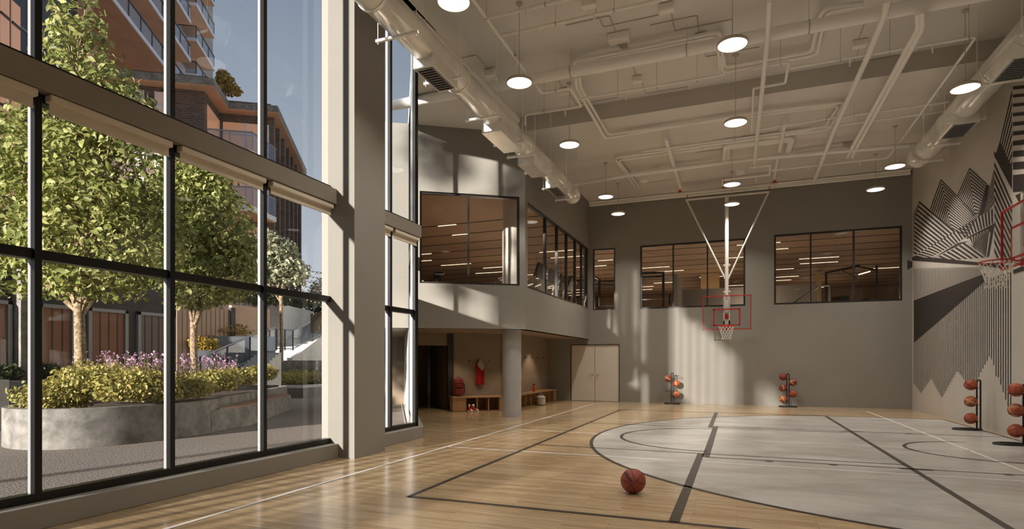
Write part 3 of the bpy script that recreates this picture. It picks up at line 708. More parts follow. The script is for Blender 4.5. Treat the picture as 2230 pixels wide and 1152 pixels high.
# ================================================================ PROPS
# roller blinds under the transom beam
def blind(y0, y1, label, x=-5.9):
    t = thing('roller_blind', label, 'blind', (x, y0, 3.8), 'roller blinds under the beam')
    MB().box(x-.045, x+.05, y0, y1, 3.885, 3.955).build('cassette', M['blind'], t, bevel=.008)
    MB().box(x-.01, x-.003, y0+.015, y1-.015, 3.80, 3.89).build('fabric', M['blind'], t)
    MB().box(x-.016, x+.004, y0+.012, y1-.012, 3.785, 3.803).build('bottom_bar', M['blind'], t, bevel=.004)
blind(2.05, 3.28, 'cream roller blind at the left edge of the photo, leftmost under the beam')
blind(3.38, 4.61, 'cream roller blind in front of the large tree, second from the left')
blind(4.72, 5.98, 'cream roller blind before the brick building, in the third window bay')
blind(6.09, 7.36, 'cream roller blind ending at the square column, in the fourth window bay')
blind(8.25, 9.02, 'short cream roller blind just behind the square column')
blind(9.11, 9.95, 'cream roller blind in the last narrow bay beyond the square column')
blind(.74, 1.95, 'cream roller blind out of frame left of the leftmost visible bay')

# ---- basketballs
def ball_mat(name, c1, c2=None):
    m = mat(name, c1, .5, var=.1, scale=9, bump=.35, bscale=260); return m
M['ball'] = ball_mat('orange_ball_leather', srgb(176, 84, 52)); M['ball_dark'] = ball_mat('brown_ball_leather', srgb(140, 56, 42)); M['ball_floor'] = ball_mat('red_brown_ball_leather', srgb(146, 62, 46))
M['ball_cream'] = mat('cream_ball_panel', srgb(222, 196, 140), .55); M['seam'] = mat('black_ball_seam', srgb(30, 22, 20), .6)
def rotm(rx, ry, rz): return Matrix.Rotation(rz, 3, 'Z') @ Matrix.Rotation(ry, 3, 'Y') @ Matrix.Rotation(rx, 3, 'X')
def make_ball(loc, r, label, cat_mat, rot, stripe=False, text=None, group=None, ts=.5, tdir=(-.45, -.85, .25), tang=0):
    t = thing('basketball', label, 'ball', loc, group)
    MB().sphere((0,0,0), r, 32, 20).build('ball_cover', cat_mat, t, smooth=True, world=False)
    R = rotm(*rot); rs = r*1.002; w = r*.022
    C = Vector(tdir).normalized(); up0 = Vector((0,0,1)); ex = up0.cross(C).normalized(); ey = C.cross(ex)
    if text:   # lay the lettering in the middle of a panel, along it
        Tw = ex*math.cos(tang)+ey*math.sin(tang); Nw = C.cross(Tw); h = math.sqrt(.5)
        A_ = Matrix((Nw, C, Tw)).transposed(); B_ = Matrix(((1,0,0),(0,h,h),(0,-h,h))).transposed(); R = A_ @ B_.inverted()
    mb = MB()
    def ring(fn, n=64, rad=w, m=mb):
        m.tube([R @ (Vector(fn(2*PI*i/n)).normalized()*rs) for i in range(n)], rad, 5, closed=True)
    ring(lambda a: (math.cos(a), math.sin(a), 0)); ring(lambda a: (math.cos(a), 0, math.sin(a)))
    for s in (-1, 1):
        ring(lambda a: (s*(.46+.22*math.cos(2*a)), .88*math.cos(a), .88*math.sin(a)))
    mb.build('seam', M['seam'], t, world=False)
    if stripe:
        st = MB(); n = 48
        for i in range(n):
            P = []
            for aa_, h in ((i, -.13), (i, .13), (i+1, .13), (i+1, -.13)):
                a = 2*PI*aa_/n; P.append(R @ (Vector((math.cos(a), h, math.sin(a))).normalized()*r*1.003))
            st.face(P)
        for i in range(n):
            P = []
            for aa_, h in ((i, -.1), (i, .1), (i+1, .1), (i+1, -.1)):
                a = 2*PI*aa_/n; P.append(R @ (Vector((math.cos(a), math.sin(a), h)).normalized()*r*1.0032))
            st.face(P)
        st.build('cream_panel', M['ball_cream'], t, world=False, fix=False)
    if text:
        cu = bpy.data.curves.new('lettering', 'FONT'); cu.body = text; cu.align_x = 'CENTER'; cu.align_y = 'CENTER'; cu.size = r*ts; cu.offset = r*.012; cu.resolution_u = 3
        to = bpy.data.objects.new('lettering_curve', cu); COL.objects.link(to)
        dg = bpy.context.evaluated_depsgraph_get(); me = bpy.data.meshes.new_from_object(to.evaluated_get(dg))
        bpy.data.objects.remove(to); bpy.data.curves.remove(cu)
        bm = bmesh.new(); bm.from_mesh(me); bmesh.ops.triangulate(bm, faces=bm.faces)
        bmesh.ops.subdivide_edges(bm, edges=[e for e in bm.edges if e.calc_length() > r*.08], cuts=2); 
        ca, sa = math.cos(tang), math.sin(tang)
        for v in bm.verts:
            x, y = v.co.x*ca-v.co.y*sa, v.co.x*sa+v.co.y*ca
            v.co = (C*r + ex*x + ey*y).normalized()*r*1.006
        bm.to_mesh(me); bm.free()
        o = bpy.data.objects.new('lettering', me); COL.objects.link(o); me.materials.append(M['seam']); o.parent = t
    return t
RB = .138
bp_ = PZ(1379, 1047.5, RB)
vw = (bp_-Vector((0,0,EYE))).normalized(); vr = vw.cross(Vector((0,0,1))).normalized(); vu = vr.cross(vw)
td = -vw*.80-vr*.46+vu*.38
make_ball((bp_.x, bp_.y, RB), RB, 'red brown basketball lying on the maple floor at the edge of the grey paint', M['ball_floor'], (.5, .55, -.5), text='Wilson', ts=.5,
          tdir=td, tang=math.radians(-34))

# ---- ball racks
def make_rack(label, loc, rz, holders, off=0.0):
    """local: base disc runs along -x/+x, uprights at x=0 and x=.09; holders = [(side, z)]"""
    t = thing('ball_rack', label, 'rack', loc, 'black ball racks', rz)
    P = M['black_powder']
    b = MB(); b.tube([(off+.27*math.cos(2*PI*i/28)*1.0, .17*math.sin(2*PI*i/28), .018) for i in range(28)], .018, 8, closed=True); b.box(off-.27, off+.27, -.02, .02, .006, .03)
    b.build('base', P, t, world=False)
    u = MB(); u.tube(arc_path([(-.035, 0, .02), (-.035, 0, 1.1), (.035, 0, 1.1), (.035, 0, .02)], .045, 6), .017, 10); u.build('upright', P, t, world=False, smooth=True)
    for s, z in holders:
        h = MB(); cx = s*(.035+.115)
        h.tube([(cx+.105*math.cos(2*PI*i/24), .105*math.sin(2*PI*i/24), z) for i in range(24)], .006, 6, closed=True)
        h.cyl((s*.02, .0, z), (cx-s*.1, 0, z), .008, 6); h.cyl((-.04, 0, z), (.04, 0, z), .006, 6); h.build('ball_holder', P, t, world=False)
    return t
rb = .122
def rack_ball(rack, side, z, label, m, rot, stripe=False, text=None, sc=1.0):
    c = Vector((side*.15, 0, z+math.sqrt(rb**2-.105**2)+.004)); c = Matrix.Rotation(rack.rotation_euler.z, 3, 'Z') @ c + Vector(rack.location)
    make_ball(c, rb, label, m, rot, stripe, text, 'basketballs on the racks', .42, tdir=(-.5, -.8, .2) if c.y > 17 else (-.75, -.6, .1), tang=random.uniform(-.6, .6))
lv = [.3, .42, .66, .78, 1.0]
r1p = PY(1464, 879.3, 21.22)
R1 = make_rack('black ball rack against the end wall left of the hoop, with three balls', (r1p.x, 21.22, 0), 0, [(-1, .84), (-1, .46), (1, .66), (1, .28), (1, 1.0)])
rack_ball(R1, -1, .84, 'dark basketball with cream stripes alone on the left of the left end wall rack', M['ball_dark'], (.3, .4, .9), True)
rack_ball(R1, 1, .66, 'basketball with a cream band, upper right of the left end wall rack', M['ball'], (.2, 1.3, .1), True)
rack_ball(R1, 1, .28, 'orange basketball with cream panels, lowest of the left end wall rack', M['ball'], (1.1, .4, .6), True)
r2p = PY(1716, 884.2, 21.2)
R2 = make_rack('black ball rack against the end wall right of the hoop, with five balls', (r2p.x, 21.2, 0), 0, [(-1, .93), (-1, .56), (-1, .2), (1, .75), (1, .37)])
rack_ball(R2, -1, .93, 'plain dark orange basketball, top left of the five on the right end wall rack', M['ball_dark'], (.5, .2, .3), False)
rack_ball(R2, -1, .56, 'basketball with one cream band, middle left on the right end wall rack', M['ball_dark'], (.1, 1.4, .2), True)
rack_ball(R2, -1, .2, 'pale orange basketball with cream edge, bottom left on the right end wall rack', M['ball'], (.9, .6, 1.2), True)
rack_ball(R2, 1, .75, 'dark basketball with crossing cream bands, top right on the right end wall rack', M['ball_dark'], (.8, .3, .9), True)
rack_ball(R2, 1, .37, 'plain bright orange basketball, lower right on the right end wall rack', M['ball'], (.4, .9, .5), False)
r3p = PZ(2141, 937, 0)
R3 = make_rack('black ball rack beside the mural wall with three balls one above the other', (r3p.x-.08, r3p.y, 0), math.radians(8), [(-1, .93), (-1, .56), (-1, .19)], -.22)
rack_ball(R3, -1, .93, 'plain basketball on the top holder of the rack beside the mural', M['ball'], (.6, .5, .2), False)
rack_ball(R3, -1, .56, 'basketball with a cream band on the middle holder of the rack beside the mural', M['ball'], (.5, .2, 1.0), True)
rack_ball(R3, -1, .19, 'plain basketball on the bottom holder of the rack beside the mural', M['ball'], (.2, .9, .4), False)
R4 = make_rack('black ball rack cut off by the right edge of the photo', (4.84, 13.02, 0), math.radians(8), [(-1, .93), (-1, .56), (-1, .19)], -.22)
rack_ball(R4, -1, .93, 'basketball cut by the right photo edge, topmost there', M['ball'], (.1, .5, 1.2), False)
rack_ball(R4, -1, .56, 'basketball cut by the right photo edge, middle one there', M['ball'], (1.1, .5, .2), True)
rack_ball(R4, -1, .19, 'basketball cut by the right photo edge, lowest there', M['ball'], (.6, 1.2, .4), False)

# ---- benches with cubby holes
def make_bench(name, label, p, ax, nrm, L, bays, h=.455, d=.42, solid=(0, 0)):
    """p: front left foot; ax along, nrm to the back"""
    p = Vector(p); ax = Vector(ax); nrm = Vector(nrm)
    t = thing(name, label, 'bench', p)
    def blk(mb, a0, a1, d0, d1, z0, z1):
        q = [p+ax*a0+nrm*d0, p+ax*a1+nrm*d0, p+ax*a1+nrm*d1, p+ax*a0+nrm*d1]; mb.prism([(v.x, v.y) for v in q], z0, z1)
    mb = MB(); blk(mb, -.015, L+.015, -.02, d, h-.045, h); mb.build('seat_board', M['oak'], t, bevel=.004)
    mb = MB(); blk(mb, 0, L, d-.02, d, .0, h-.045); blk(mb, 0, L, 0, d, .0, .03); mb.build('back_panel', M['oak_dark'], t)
    s0, s1 = solid
    if s0: mb = MB(); blk(mb, 0, s0, 0, .02, .03, h-.045); mb.build('front_panel', M['oak'], t)
    if s1: mb = MB(); blk(mb, L-s1, L, 0, .02, .03, h-.045); mb.build('front_panel', M['oak'], t)
    for k in range(bays+1):
        a = s0+(L-s0-s1)*k/bays; a0 = min(max(0, a-.015), L-.03)
        mb = MB(); blk(mb, a0, a0+.03, 0, d-.02, .03, h-.045); mb.build('divider', M['oak'], t)
    if s0: mb = MB(); blk(mb, 0, .02, .02, d-.02, .03, h-.045); mb.build('side_panel', M['oak'], t)
    return t
b0, b1 = PZ(986, 897.5, 0), PZ(1094, 894.5, 0)
ax1 = (b1-b0).normalized(); n1 = Vector((-ax1.y, ax1.x, 0))
L1 = (b1-b0).length
make_bench('cubby_bench', 'oak bench with three dark cubby holes left of the round column', b0, ax1, n1, L1, 3, solid=(.40, .08))
c0, c1 = Vector((-6.50, 17.45, 0)), Vector((-6.50, 21.35, 0))
make_bench('cubby_bench', 'long oak bench with a row of cubby holes right of the round column', c1, (0, -1, 0), (-1, 0, 0), 3.9, 7, solid=(.35, 0))
# rebuild the alcove corner post
# wall hooks
def hook(p, n_, label):
    p = Vector(p); n_ = Vector(n_)
    t = thing('coat_hook', label, 'hook', p, 'black coat hooks')
    m = MB(); m.cyl(p, p+n_*.05, .012, 8); m.cyl(p+n_*.045, p+n_*.06, .022, 10); m.build('peg', M['black_powder'], t)
def alc(u, v): # on the angled alcove wall
    nn = nA; d = _ray(u, v); tt = (AL.x*nn.x+AL.y*nn.y)/(d[0]*nn.x+d[1]*nn.y); return Vector((d[0]*tt, d[1]*tt, EYE+d[2]*tt))
h1 = alc(1021, 785.5); h2 = alc(1063, 786); h3 = alc(1044, 784)
hook(h1, nA, 'black coat hook left of the red jersey'); hook(h2, nA, 'black coat hook right of the red jersey'); hook(h3, nA, 'black coat hook holding the red jersey')
for i, y in enumerate((18.3, 18.95, 19.6, 20.25, 20.9)):
    hook((AL.x, y, 1.66), (1, 0, 0), ['black hook holding the white towel', 'first free hook right of the white towel', 'second free hook right of the white towel', 'third free hook right of the white towel', 'hook nearest the end wall over the long bench'][i])

# hanging garments as folded sheets
def cloth(name, label, top, ax, nrm, prof, material, cat, folds=5, amp=.035, thick=.02, part='fabric', rows=14, cols=22):
    """prof(f) -> (left, right, z drop) for f 0..1 from the hook down"""
    top = Vector(top); ax = Vector(ax); nrm = Vector(nrm)
    t = thing(name, label, cat, top)
    def sheet(pr, m, nm, off=.0, sd=0):
        mb = MB(); V = []; F = []
        for r_ in range(rows+1):
            f = r_/rows; lft, rgt, dz = pr(f)
            for c in range(cols+1):
                g = c/cols; a = lft+(rgt-lft)*g
                w = amp*min(1, .35+f)*math.sin(folds*2*PI*g+sd+1.3*math.sin(3*f+sd))
                e = 1-(2*g-1)**2
                p = top+ax*a+nrm*(.045+off+.05*e*min(1, .5+f)+w*.5)+Vector((0,0,-dz+.012*math.sin(9*g+sd)*f))
                V.append(p)
        for r_ in range(rows):
            for c in range(cols): F.append((r_*(cols+1)+c, r_*(cols+1)+c+1, (r_+1)*(cols+1)+c+1, (r_+1)*(cols+1)+c))
        mb.add(V, F); o = mb.build(nm, m, t, smooth=True, fix=False)
        s = o.modifiers.new('thickness', 'SOLIDIFY'); s.thickness = thick*.4; s.offset = 0
        return o
    return t, sheet
def ip(keys):
    def f(x):
        for (a, A), (b, B) in zip(keys[:-1], keys[1:]):
            if x <= b: k = (x-a)/(b-a); return tuple(A[i]+(B[i]-A[i])*k for i in range(3))
        return keys[-1][1]
    return f
AX = dA
t, sh = cloth('jersey', 'red and white jersey hanging on the hook above the oak bench', h3, AX, nA, None, None, 'clothing')
sh(ip([(0, (-.02, .02, 0)), (.25, (-.13, .12, .2)), (.6, (-.14, .11, .48)), (1, (-.15, .12, .76))]), M['red_fabric'], 'jersey_body', .0, .4)
sh(ip([(0, (-.015, .02, -.02)), (.55, (-.1, .12, .17)), (.62, (-.06, .12, .21)), (1, (.03, .07, .32))]), M['white_fabric'], 'hood_lining', .045, 1.7)
for lf, rg, z0, z1 in ((-.16, -.09, .3, .78), (.06, .13, .3, .77)):
    sh(ip([(0, (lf+.03, rg, z0)), (1, (lf, rg, z1))]), M['red_fabric'], 'sleeve', .03, lf*9)
# red hem trim
t, sh = cloth('towel', 'white towel hanging on a hook right of the round column', (AL.x, 18.3, 1.66), (0, 1, 0), (1, 0, 0), None, None, 'towel')
sh(ip([(0, (-.03, .03, 0)), (.3, (-.1, .1, .24)), (1, (-.12, .2, .76))]), M['white_fabric'], 'towel_front', .0, .2)
sh(ip([(0, (-.02, .02, 0)), (.5, (-.12, .05, .5)), (1, (-.13, .03, .86))]), M['white_fabric'], 'towel_back', -.02, 2.1)

# backpack on bench
bpk = b0+ax1*.22+n1*.2
t = thing('backpack', 'dark red backpack sitting on the left end of the oak bench', 'backpack', (bpk.x, bpk.y, .455))
M['bag'] = mat('maroon_nylon', srgb(122, 40, 36), .65, var=.08, scale=14, bump=.15, bscale=60); M['zip'] = mat('dark_zip', srgb(48, 20, 20), .5)
def rounded(cx, w, d, z0, z1, d0, nm, m, par, taper=.8, lvl=2):
    mb = MB()
    c = bpk+n1*d0
    for z, k in ((z0, .92), (z0+(z1-z0)*.25, 1.0), (z0+(z1-z0)*.7, .97), (z1-.04, taper), (z1, taper*.7)):
        for a, b in ((-1,-1),(1,-1),(1,1),(-1,1)):
            p = c+ax1*(cx+a*w/2*k)+n1*(b*d/2*k); mb.v.append((p.x, p.y, z))
    for i in range(4):
        for j in range(4): mb.f.append((i*4+j, i*4+(j+1) % 4, i*4+4+(j+1) % 4, i*4+4+j))
    mb.f.append((3,2,1,0)); mb.f.append((16,17,18,19))
    o = mb.build(nm, m, par, smooth=True); s = o.modifiers.new('round', 'SUBSURF'); s.levels = lvl; s.render_levels = lvl
    return o
z = .455
rounded(0, .38, .22, z+.0, z+.56, 0, 'bag_body', M['bag'], t)
rounded(0, .33, .1, z+.03, z+.24, -.12, 'front_pocket', M['bag'], t, .95)
rounded(0, .30, .07, z+.25, z+.46, -.11, 'top_pocket', M['bag'], t, .9)
m = MB(); c = bpk-n1*.165
m.tube([c+ax1*a+Vector((0,0,z+.235-.01*abs(a)*9)) for a in (-.14, -.07, 0, .07, .14)], .005, 6); c = bpk-n1*.14; m.tube([c+ax1*a+Vector((0,0,z+.44-(abs(a)*1.1)**2*3)) for a in (-.13, -.07, 0, .07, .13)], .005, 6); m.build('zipper', M['zip'], t)
m = MB(); c = bpk+n1*.03; m.tube([c+ax1*a+Vector((0,0,z+.53+hh)) for a, hh in ((-.05,0),(-.045,.04),(0,.06),(.045,.04),(.05,0))], .009, 6); m.build('carry_handle', M['zip'], t)
for s in (-1, 1):
    m = MB(); m.tube([bpk+ax1*(s*.12)+n1*.1+Vector((0,0,z+.5)), bpk+ax1*(s*.2)+n1*.08+Vector((0,0,z+.36)), bpk+ax1*(s*.21)+n1*.06+Vector((0,0,z+.16)), bpk+ax1*(s*.18)+n1*.05+Vector((0,0,z+.05))], .014, 6); m.build('strap', M['zip'], t)

# sneakers in front of the first cubby
M['shoe_red'] = mat('red_leather', srgb(190, 40, 34), .45); M['shoe_white'] = mat('white_leather', srgb(226, 222, 216), .45)
def shoe(c, ax, label):
    t = thing('sneaker', label, 'shoe', c, 'red and white sneakers')
    c = Vector(c); f = Vector(ax); s = Vector((-f.y, f.x, 0))
    def lf(sec, nm, m, lvl=2):
        mb = MB(); n = 8
        for (x, w, z0, z1) in sec:
            for k in range(n):
                a = 2*PI*k/n; zc = (z0+z1)/2; p = c+f*x+s*(w/2*math.cos(a)); mb.v.append((p.x, p.y, zc+(z1-z0)/2*math.sin(a)))
        for i in range(len(sec)-1):
            for k in range(n): mb.f.append((i*n+k, i*n+(k+1) % n, i*n+n+(k+1) % n, i*n+n+k))
        mb.f.append(tuple(reversed(range(n)))); mb.f.append(tuple(range((len(sec)-1)*n, len(sec)*n)))
        o = mb.build(nm, m, t, smooth=True); q = o.modifiers.new('round', 'SUBSURF'); q.levels = lvl; q.render_levels = lvl; return o
    lf([(-.14, .07, .0, .045), (-.08, .095, .0, .045), (.04, .1, .0, .04), (.11, .1, .0, .04), (.16, .06, .005, .035)], 'sole', M['shoe_white'])
    lf([(-.13, .06, .03, .16), (-.09, .08, .03, .2), (-.03, .08, .03, .19), (.0, .08, .03, .13), (.06, .09, .03, .095), (.12, .085, .03, .075), (.15, .05, .03, .06)], 'upper', M['shoe_red'])
    lf([(.07, .08, .035, .094), (.12, .083, .035, .082), (.15, .05, .035, .065)], 'toe_cap', M['shoe_white'])
    lf([(-.1, .06, .17, .205), (-.05, .075, .16, .235), (-.01, .06, .14, .22)], 'tongue', M['shoe_white'])
    m = MB()
    for k in range(4): p = c+f*(.0+.022*k)+Vector((0,0,.145-.014*k)); m.cyl(p-s*.025, p+s*.025, .005, 5)
    m.build('laces', M['rubber'], t)
sc_ = b0+ax1*.52-n1*.02
shoe((sc_.x, sc_.y, 0), (-n1*.97+ax1*.2).normalized(), 'left sneaker of the red and white pair before the cubby')
sc_ = b0+ax1*.66-n1*.04
shoe((sc_.x, sc_.y, 0), (-n1*.8+ax1*.6).normalized(), 'right sneaker of the red and white pair before the cubby, turned sideways')

# bottle on the long bench
bo = Vector((-6.68, 19.25, .455))
t = thing('drink_bottle', 'orange sports bottle with black cap standing on the long oak bench', 'bottle', bo)
M['bottle'] = mat('orange_plastic', srgb(224, 92, 40), .35)
MB().lathe([(0,0),(.05,.0),(.055,.01),(.055,.09),(.045,.12),(.055,.15),(.055,.2),(.045,.215),(0,.215)], bo, 20).build('bottle_body', M['bottle'], t, smooth=True)
MB().lathe([(0,.215),(.04,.215),(.04,.245),(.018,.25),(.016,.28),(0,.28)], bo, 16).build('bottle_cap', M['rubber'], t, smooth=True)
# white rolled towel/helmet by bench
hb = Vector((-6.32, 18.95, 0))
t = thing('gym_bag', 'small round white bag standing on the floor before the long bench cubbies', 'bag', hb)
M['bag_white'] = mat('white_canvas', srgb(212, 206, 194), .7, var=.05, scale=18)
MB().lathe([(0,0),(.1,0),(.14,.03),(.155,.12),(.155,.24),(.14,.3),(.1,.33),(0,.335)], hb, 24).build('bag_body', M['bag_white'], t, smooth=True)
m = MB(); m.tube(arc_path([hb+Vector((-.08,0,.32)), hb+Vector((-.07,0,.4)), hb+Vector((.07,0,.4)), hb+Vector((.08,0,.32))], .04), .01, 6); m.build('bag_handle', M['grey_metal'], t)
m = MB(); m.lathe([(.156,.225),(.159,.225),(.159,.24),(.156,.24)], hb, 24); m.build('piping', M['grey_metal'], t)
# ================================================================ WALL MURAL
mur = MB()
XM = XR-.004
def clip(poly, a, b):
    """keep the part of poly left of line a->b"""
    out = []; n = len(poly)
    def sd(p): return (b[0]-a[0])*(p[1]-a[1])-(b[1]-a[1])*(p[0]-a[0])
    for i in range(n):
        p, q = poly[i], poly[(i+1) % n]; sp, sq = sd(p), sd(q)
        if sp >= 0: out.append(p)
        if sp*sq < 0: t = sp/(sp-sq); out.append((p[0]+(q[0]-p[0])*t, p[1]+(q[1]-p[1])*t))
    return out
def inter(poly, cut):
    # convex cut polygon, either orientation
    ar = sum(cut[i][0]*cut[(i+1) % len(cut)][1]-cut[(i+1) % len(cut)][0]*cut[i][1] for i in range(len(cut)))
    c = cut if ar > 0 else list(reversed(cut))
    for i in range(len(c)):
        if len(poly) < 3: return []
        poly = clip(poly, c[i], c[(i+1) % len(c)])
    return poly
_pk = [0]
def put(poly, X=XM, mb=mur):
    _pk[0] += 1; X = X-.000006*_pk[0]
    if len(poly) >= 3: mb.face([PX(u, v, X) for u, v in poly])
def path_pt(P, t):
    L = [math.dist(P[i], P[i+1]) for i in range(len(P)-1)]; s = t*sum(L)
    for i, l_ in enumerate(L):
        if s <= l_ or i == len(L)-1: k = s/l_ if l_ else 0; return (P[i][0]+(P[i+1][0]-P[i][0])*k, P[i][1]+(P[i+1][1]-P[i][1])*k)
        s -= l_
def hatch(A, B, n, duty=.5, cut=None, X=None, tr=lambda p: p):
    A = [tr(p) for p in A]; B = [tr(p) for p in B]
    for k in range(n):
        t0, t1 = k/n, (k+duty)/n
        q = [path_pt(A, t0), path_pt(B, t0), path_pt(B, t1), path_pt(A, t1)]
        if cut: q = inter(q, [tr(p) for p in cut])
        if len(q) >= 3: put(q, X or XM)
T1 = lambda p: (p[0]/4.268+1980, p[1]/4.268+330)
T5 = lambda p: (p[0]/3.6+1830, p[1]/3.6+400)
T7 = lambda p: (p[0]/3.84+2130, p[1]/3.84+160)
# left mountain
hatch([(95,460),(42,690),(42,965)], [(430,745),(240,860),(50,965)], 13, .5, tr=T1)
hatch([(95,460),(80,545)], [(40,580),(40,690)], 4, .5, tr=T1)
# second mountain
hatch([(293,255),(400,735)], [(192,535),(415,748)], 14, .5, tr=T1)
hatch([(293,255),(400,735)], [(640,605),(530,800)], 14, .5, tr=T1)
# third mountain
hatch([(560,150),(612,600)], [(443,415),(600,610)], 13, .5, tr=T1)
hatch([(560,150),(612,600)], [(722,300),(640,590)], 13, .5, tr=T1)
put([T1(p) for p in ((716,305),(746,318),(690,580),(638,605))])
# fourth peak
hatch([(789,165),(789,500)], [(690,575),(745,550)], 6, .5, tr=T1)
hatch([(790,95),(790,560)], [(962,480),(962,945)], 6, .5, cut=[(790,0),(962,0),(962,1040),(790,980)], tr=T1)
hatch([(790,560),(790,975)], [(962,945),(962,1360)], 5, .5, cut=[(790,0),(962,0),(962,1040),(790,980)], tr=T1)
put([T7(p) for p in ((133,655),(150,665),(180,570),(290,800),(290,985),(135,690))])
hatch([(289,118),(289,810)], [(180,570),(275,800)], 8, .5, tr=T7)
# alternating road band
hatch([(48,975),(420,742),(556,655),(690,578),(790,525)], [(170,1002),(440,850),(535,796),(690,712),(790,662)], 25, .52, tr=T1)
put([T1(p) for p in ((10,985),(48,975),(170,1002),(215,1012),(10,1008))])
# inner chevrons
hatch([(535,800),(790,668)], [(535,812),(790,690)], 1, 1, tr=T1)
hatch([(560,800),(760,705)], [(600,885),(600,885)], 7, .5, tr=T1)
hatch([(765,700),(735,780)], [(600,885),(715,985)], 9, .55, tr=T1)
put([T1(p) for p in ((735,715),(789,668),(789,700),(740,975),(720,985),(755,760))])
hatch([(440,852),(205,1000)], [(560,830),(520,840)], 5, .6, tr=T1)
hatch([(515,848),(250,985)], [(700,985),(330,1015)], 7, .5, tr=T1)
hatch([(520,835),(600,890)], [(600,885),(715,1000)], 1, .5, tr=T1)
# border line, big dark wedge
put([T1(p) for p in ((10,985),(230,985),(690,1035),(860,1050),(962,1062),(962,1100),(850,1085),(670,1060),(10,1012))])
put([T5(p) for p in ((575,915),(1130,705),(1155,745),(575,1248))])
# dotted weave
n = 64
for k in range(n):
    for (P0, P1) in ((((575,665),(1120,650)), ((575,910),(1120,712))),):
        a = path_pt([T5(P0[0]), T5(P0[1])], (k+.0)/n); b = path_pt([T5(P1[0]), T5(P1[1])], (k+.0)/n)
        a2 = path_pt([T5(P0[0]), T5(P0[1])], (k+.52)/n); b2 = path_pt([T5(P1[0]), T5(P1[1])], (k+.52)/n)
        m_ = max(3, int(math.dist(a, b)/4.2))
        for j in range(m_):
            s0, s1 = (j+(k % 2)*.5)/m_, min(1, (j+(k % 2)*.5+.55)/m_)
            L = lambda p, q, t: (p[0]+(q[0]-p[0])*t, p[1]+(q[1]-p[1])*t)
            put([L(a, b, s0), L(a2, b2, s0), L(a2, b2, s1), L(a, b, s1)])
# vertical line field
up = [(1989.5, 747), (2150.8, 607), (2206, 590)]
lo = [(1989.5, 833), (2005.6, 856), (2027.8, 824.4), (2051, 866), (2085, 807), (2104, 833), (2121, 852), (2133, 816), (2156, 774), (2164, 795), (2167.5, 819), (2173, 819), (2205, 916)]
def yof(P, u):
    for (a, b), (c, d) in zip(P[:-1], P[1:]):
        if a <= u <= c: return b+(d-b)*(u-a)/(c-a)
    return P[-1][1]
y = XR*0+21.52
while y > 14.4:
    D = -XM*math.sin(YAW)+y*math.cos(YAW); u = CXP+FPX*(XM*math.cos(YAW)+y*math.sin(YAW))/D
    if 1989.5 < u < 2205.5:
        z1 = PX(u, yof(up, u), XM).z; z0 = PX(u, yof(lo, u), XM).z
        mur.face([(XM, y-.022, z0), (XM, y+.022, z0), (XM, y+.022, z1), (XM, y-.022, z1)])
    y -= .118
# near wall section
XN = XR-.074
bands = [(110,135),(178,203),(253,280),(330,360),(408,440),(485,520),(565,605),(650,700),(745,805),(850,992)]
for a, b in bands: put([T7(p) for p in ((291,a),(480,a-20),(480,b-20),(291,b))], XN)
put([T7(p) for p in ((310,1020),(480,940),(480,1010),(345,1085))], XN)
put([(2206.5, 596), (2260, 580), (2260, 566), (2206.5, 588)], XN)
struct(mur.build('mural', M['black_ink'], wall_right, fix=False))
mr = MB()
q = [PY(u, v, YF-.004) for u, v in [(1976, 566), (1989, 571), (1989, 580), (1976, 588)]]; mr.face(q)
struct(mr.build('mural_end', M['black_ink'], wall_far, fix=False))

# ================================================================ GYM BEHIND THE GALLERY WINDOWS
M['strip_light'] = mat('lit_strip', srgb(255, 230, 190), .5, emit=(1.0, .8, .55, 1), es=2.2)
sl_ = 0
lights_xy = []
rr = random.Random(5)
slots = MB()
for i in range(17):
    y = 17.6+i*1.45
    x0, x1 = (-21 if y > 24 else -12.5+(17-y)*.8), (8.4 if y > YF+.4 else XS-.4)
    slots.box(x0, x1, y-.03, y+.03, 6.188, 6.199)
    k = 0
    x = x0+1.5+rr.random()*3
    while x < x1-2.2:
        lights_xy.append((x, y, 1.6 if rr.random() < .7 else .7)); x += 5.2+rr.random()*3
struct(slots.build('ceiling_slots', M['rubber'], bpy.data.objects['ceiling_gallery']))
for i, (x, y, L) in enumerate(lights_xy):
    t = thing('linear_light', 'slim lit strip light set in a slot of the gym ceiling behind the gallery glass', 'lamp', (x, y, 6.185), 'gym strip lights')
    MB().box(x, x+L, y-.013, y+.013, 6.172, 6.201).build('diffuser', M['strip_light'], t)
for (x, y, e) in ((-8.0, 16.2, 60), (-8.6, 19.5, 70), (-10, 24, 90), (-4.5, 25.5, 90), (.5, 26, 90), (4.5, 25, 40), (-7, 30, 110), (-1, 31, 110), (5, 31, 60), (-12, 35, 100), (-4, 37, 110), (4, 37, 80), (-3.6, 23.4, 40)):
    L = bpy.data.lights.new('gym_fill_light', 'POINT'); L.energy = e*.8; L.color = (1, .78, .56); L.shadow_soft_size = .3  # unseen fill lamps without fixtures, added to brighten the gym
    o = bpy.data.objects.new('gym_fill_light', L); COL.objects.link(o); o.location = (x, y, 3.6)

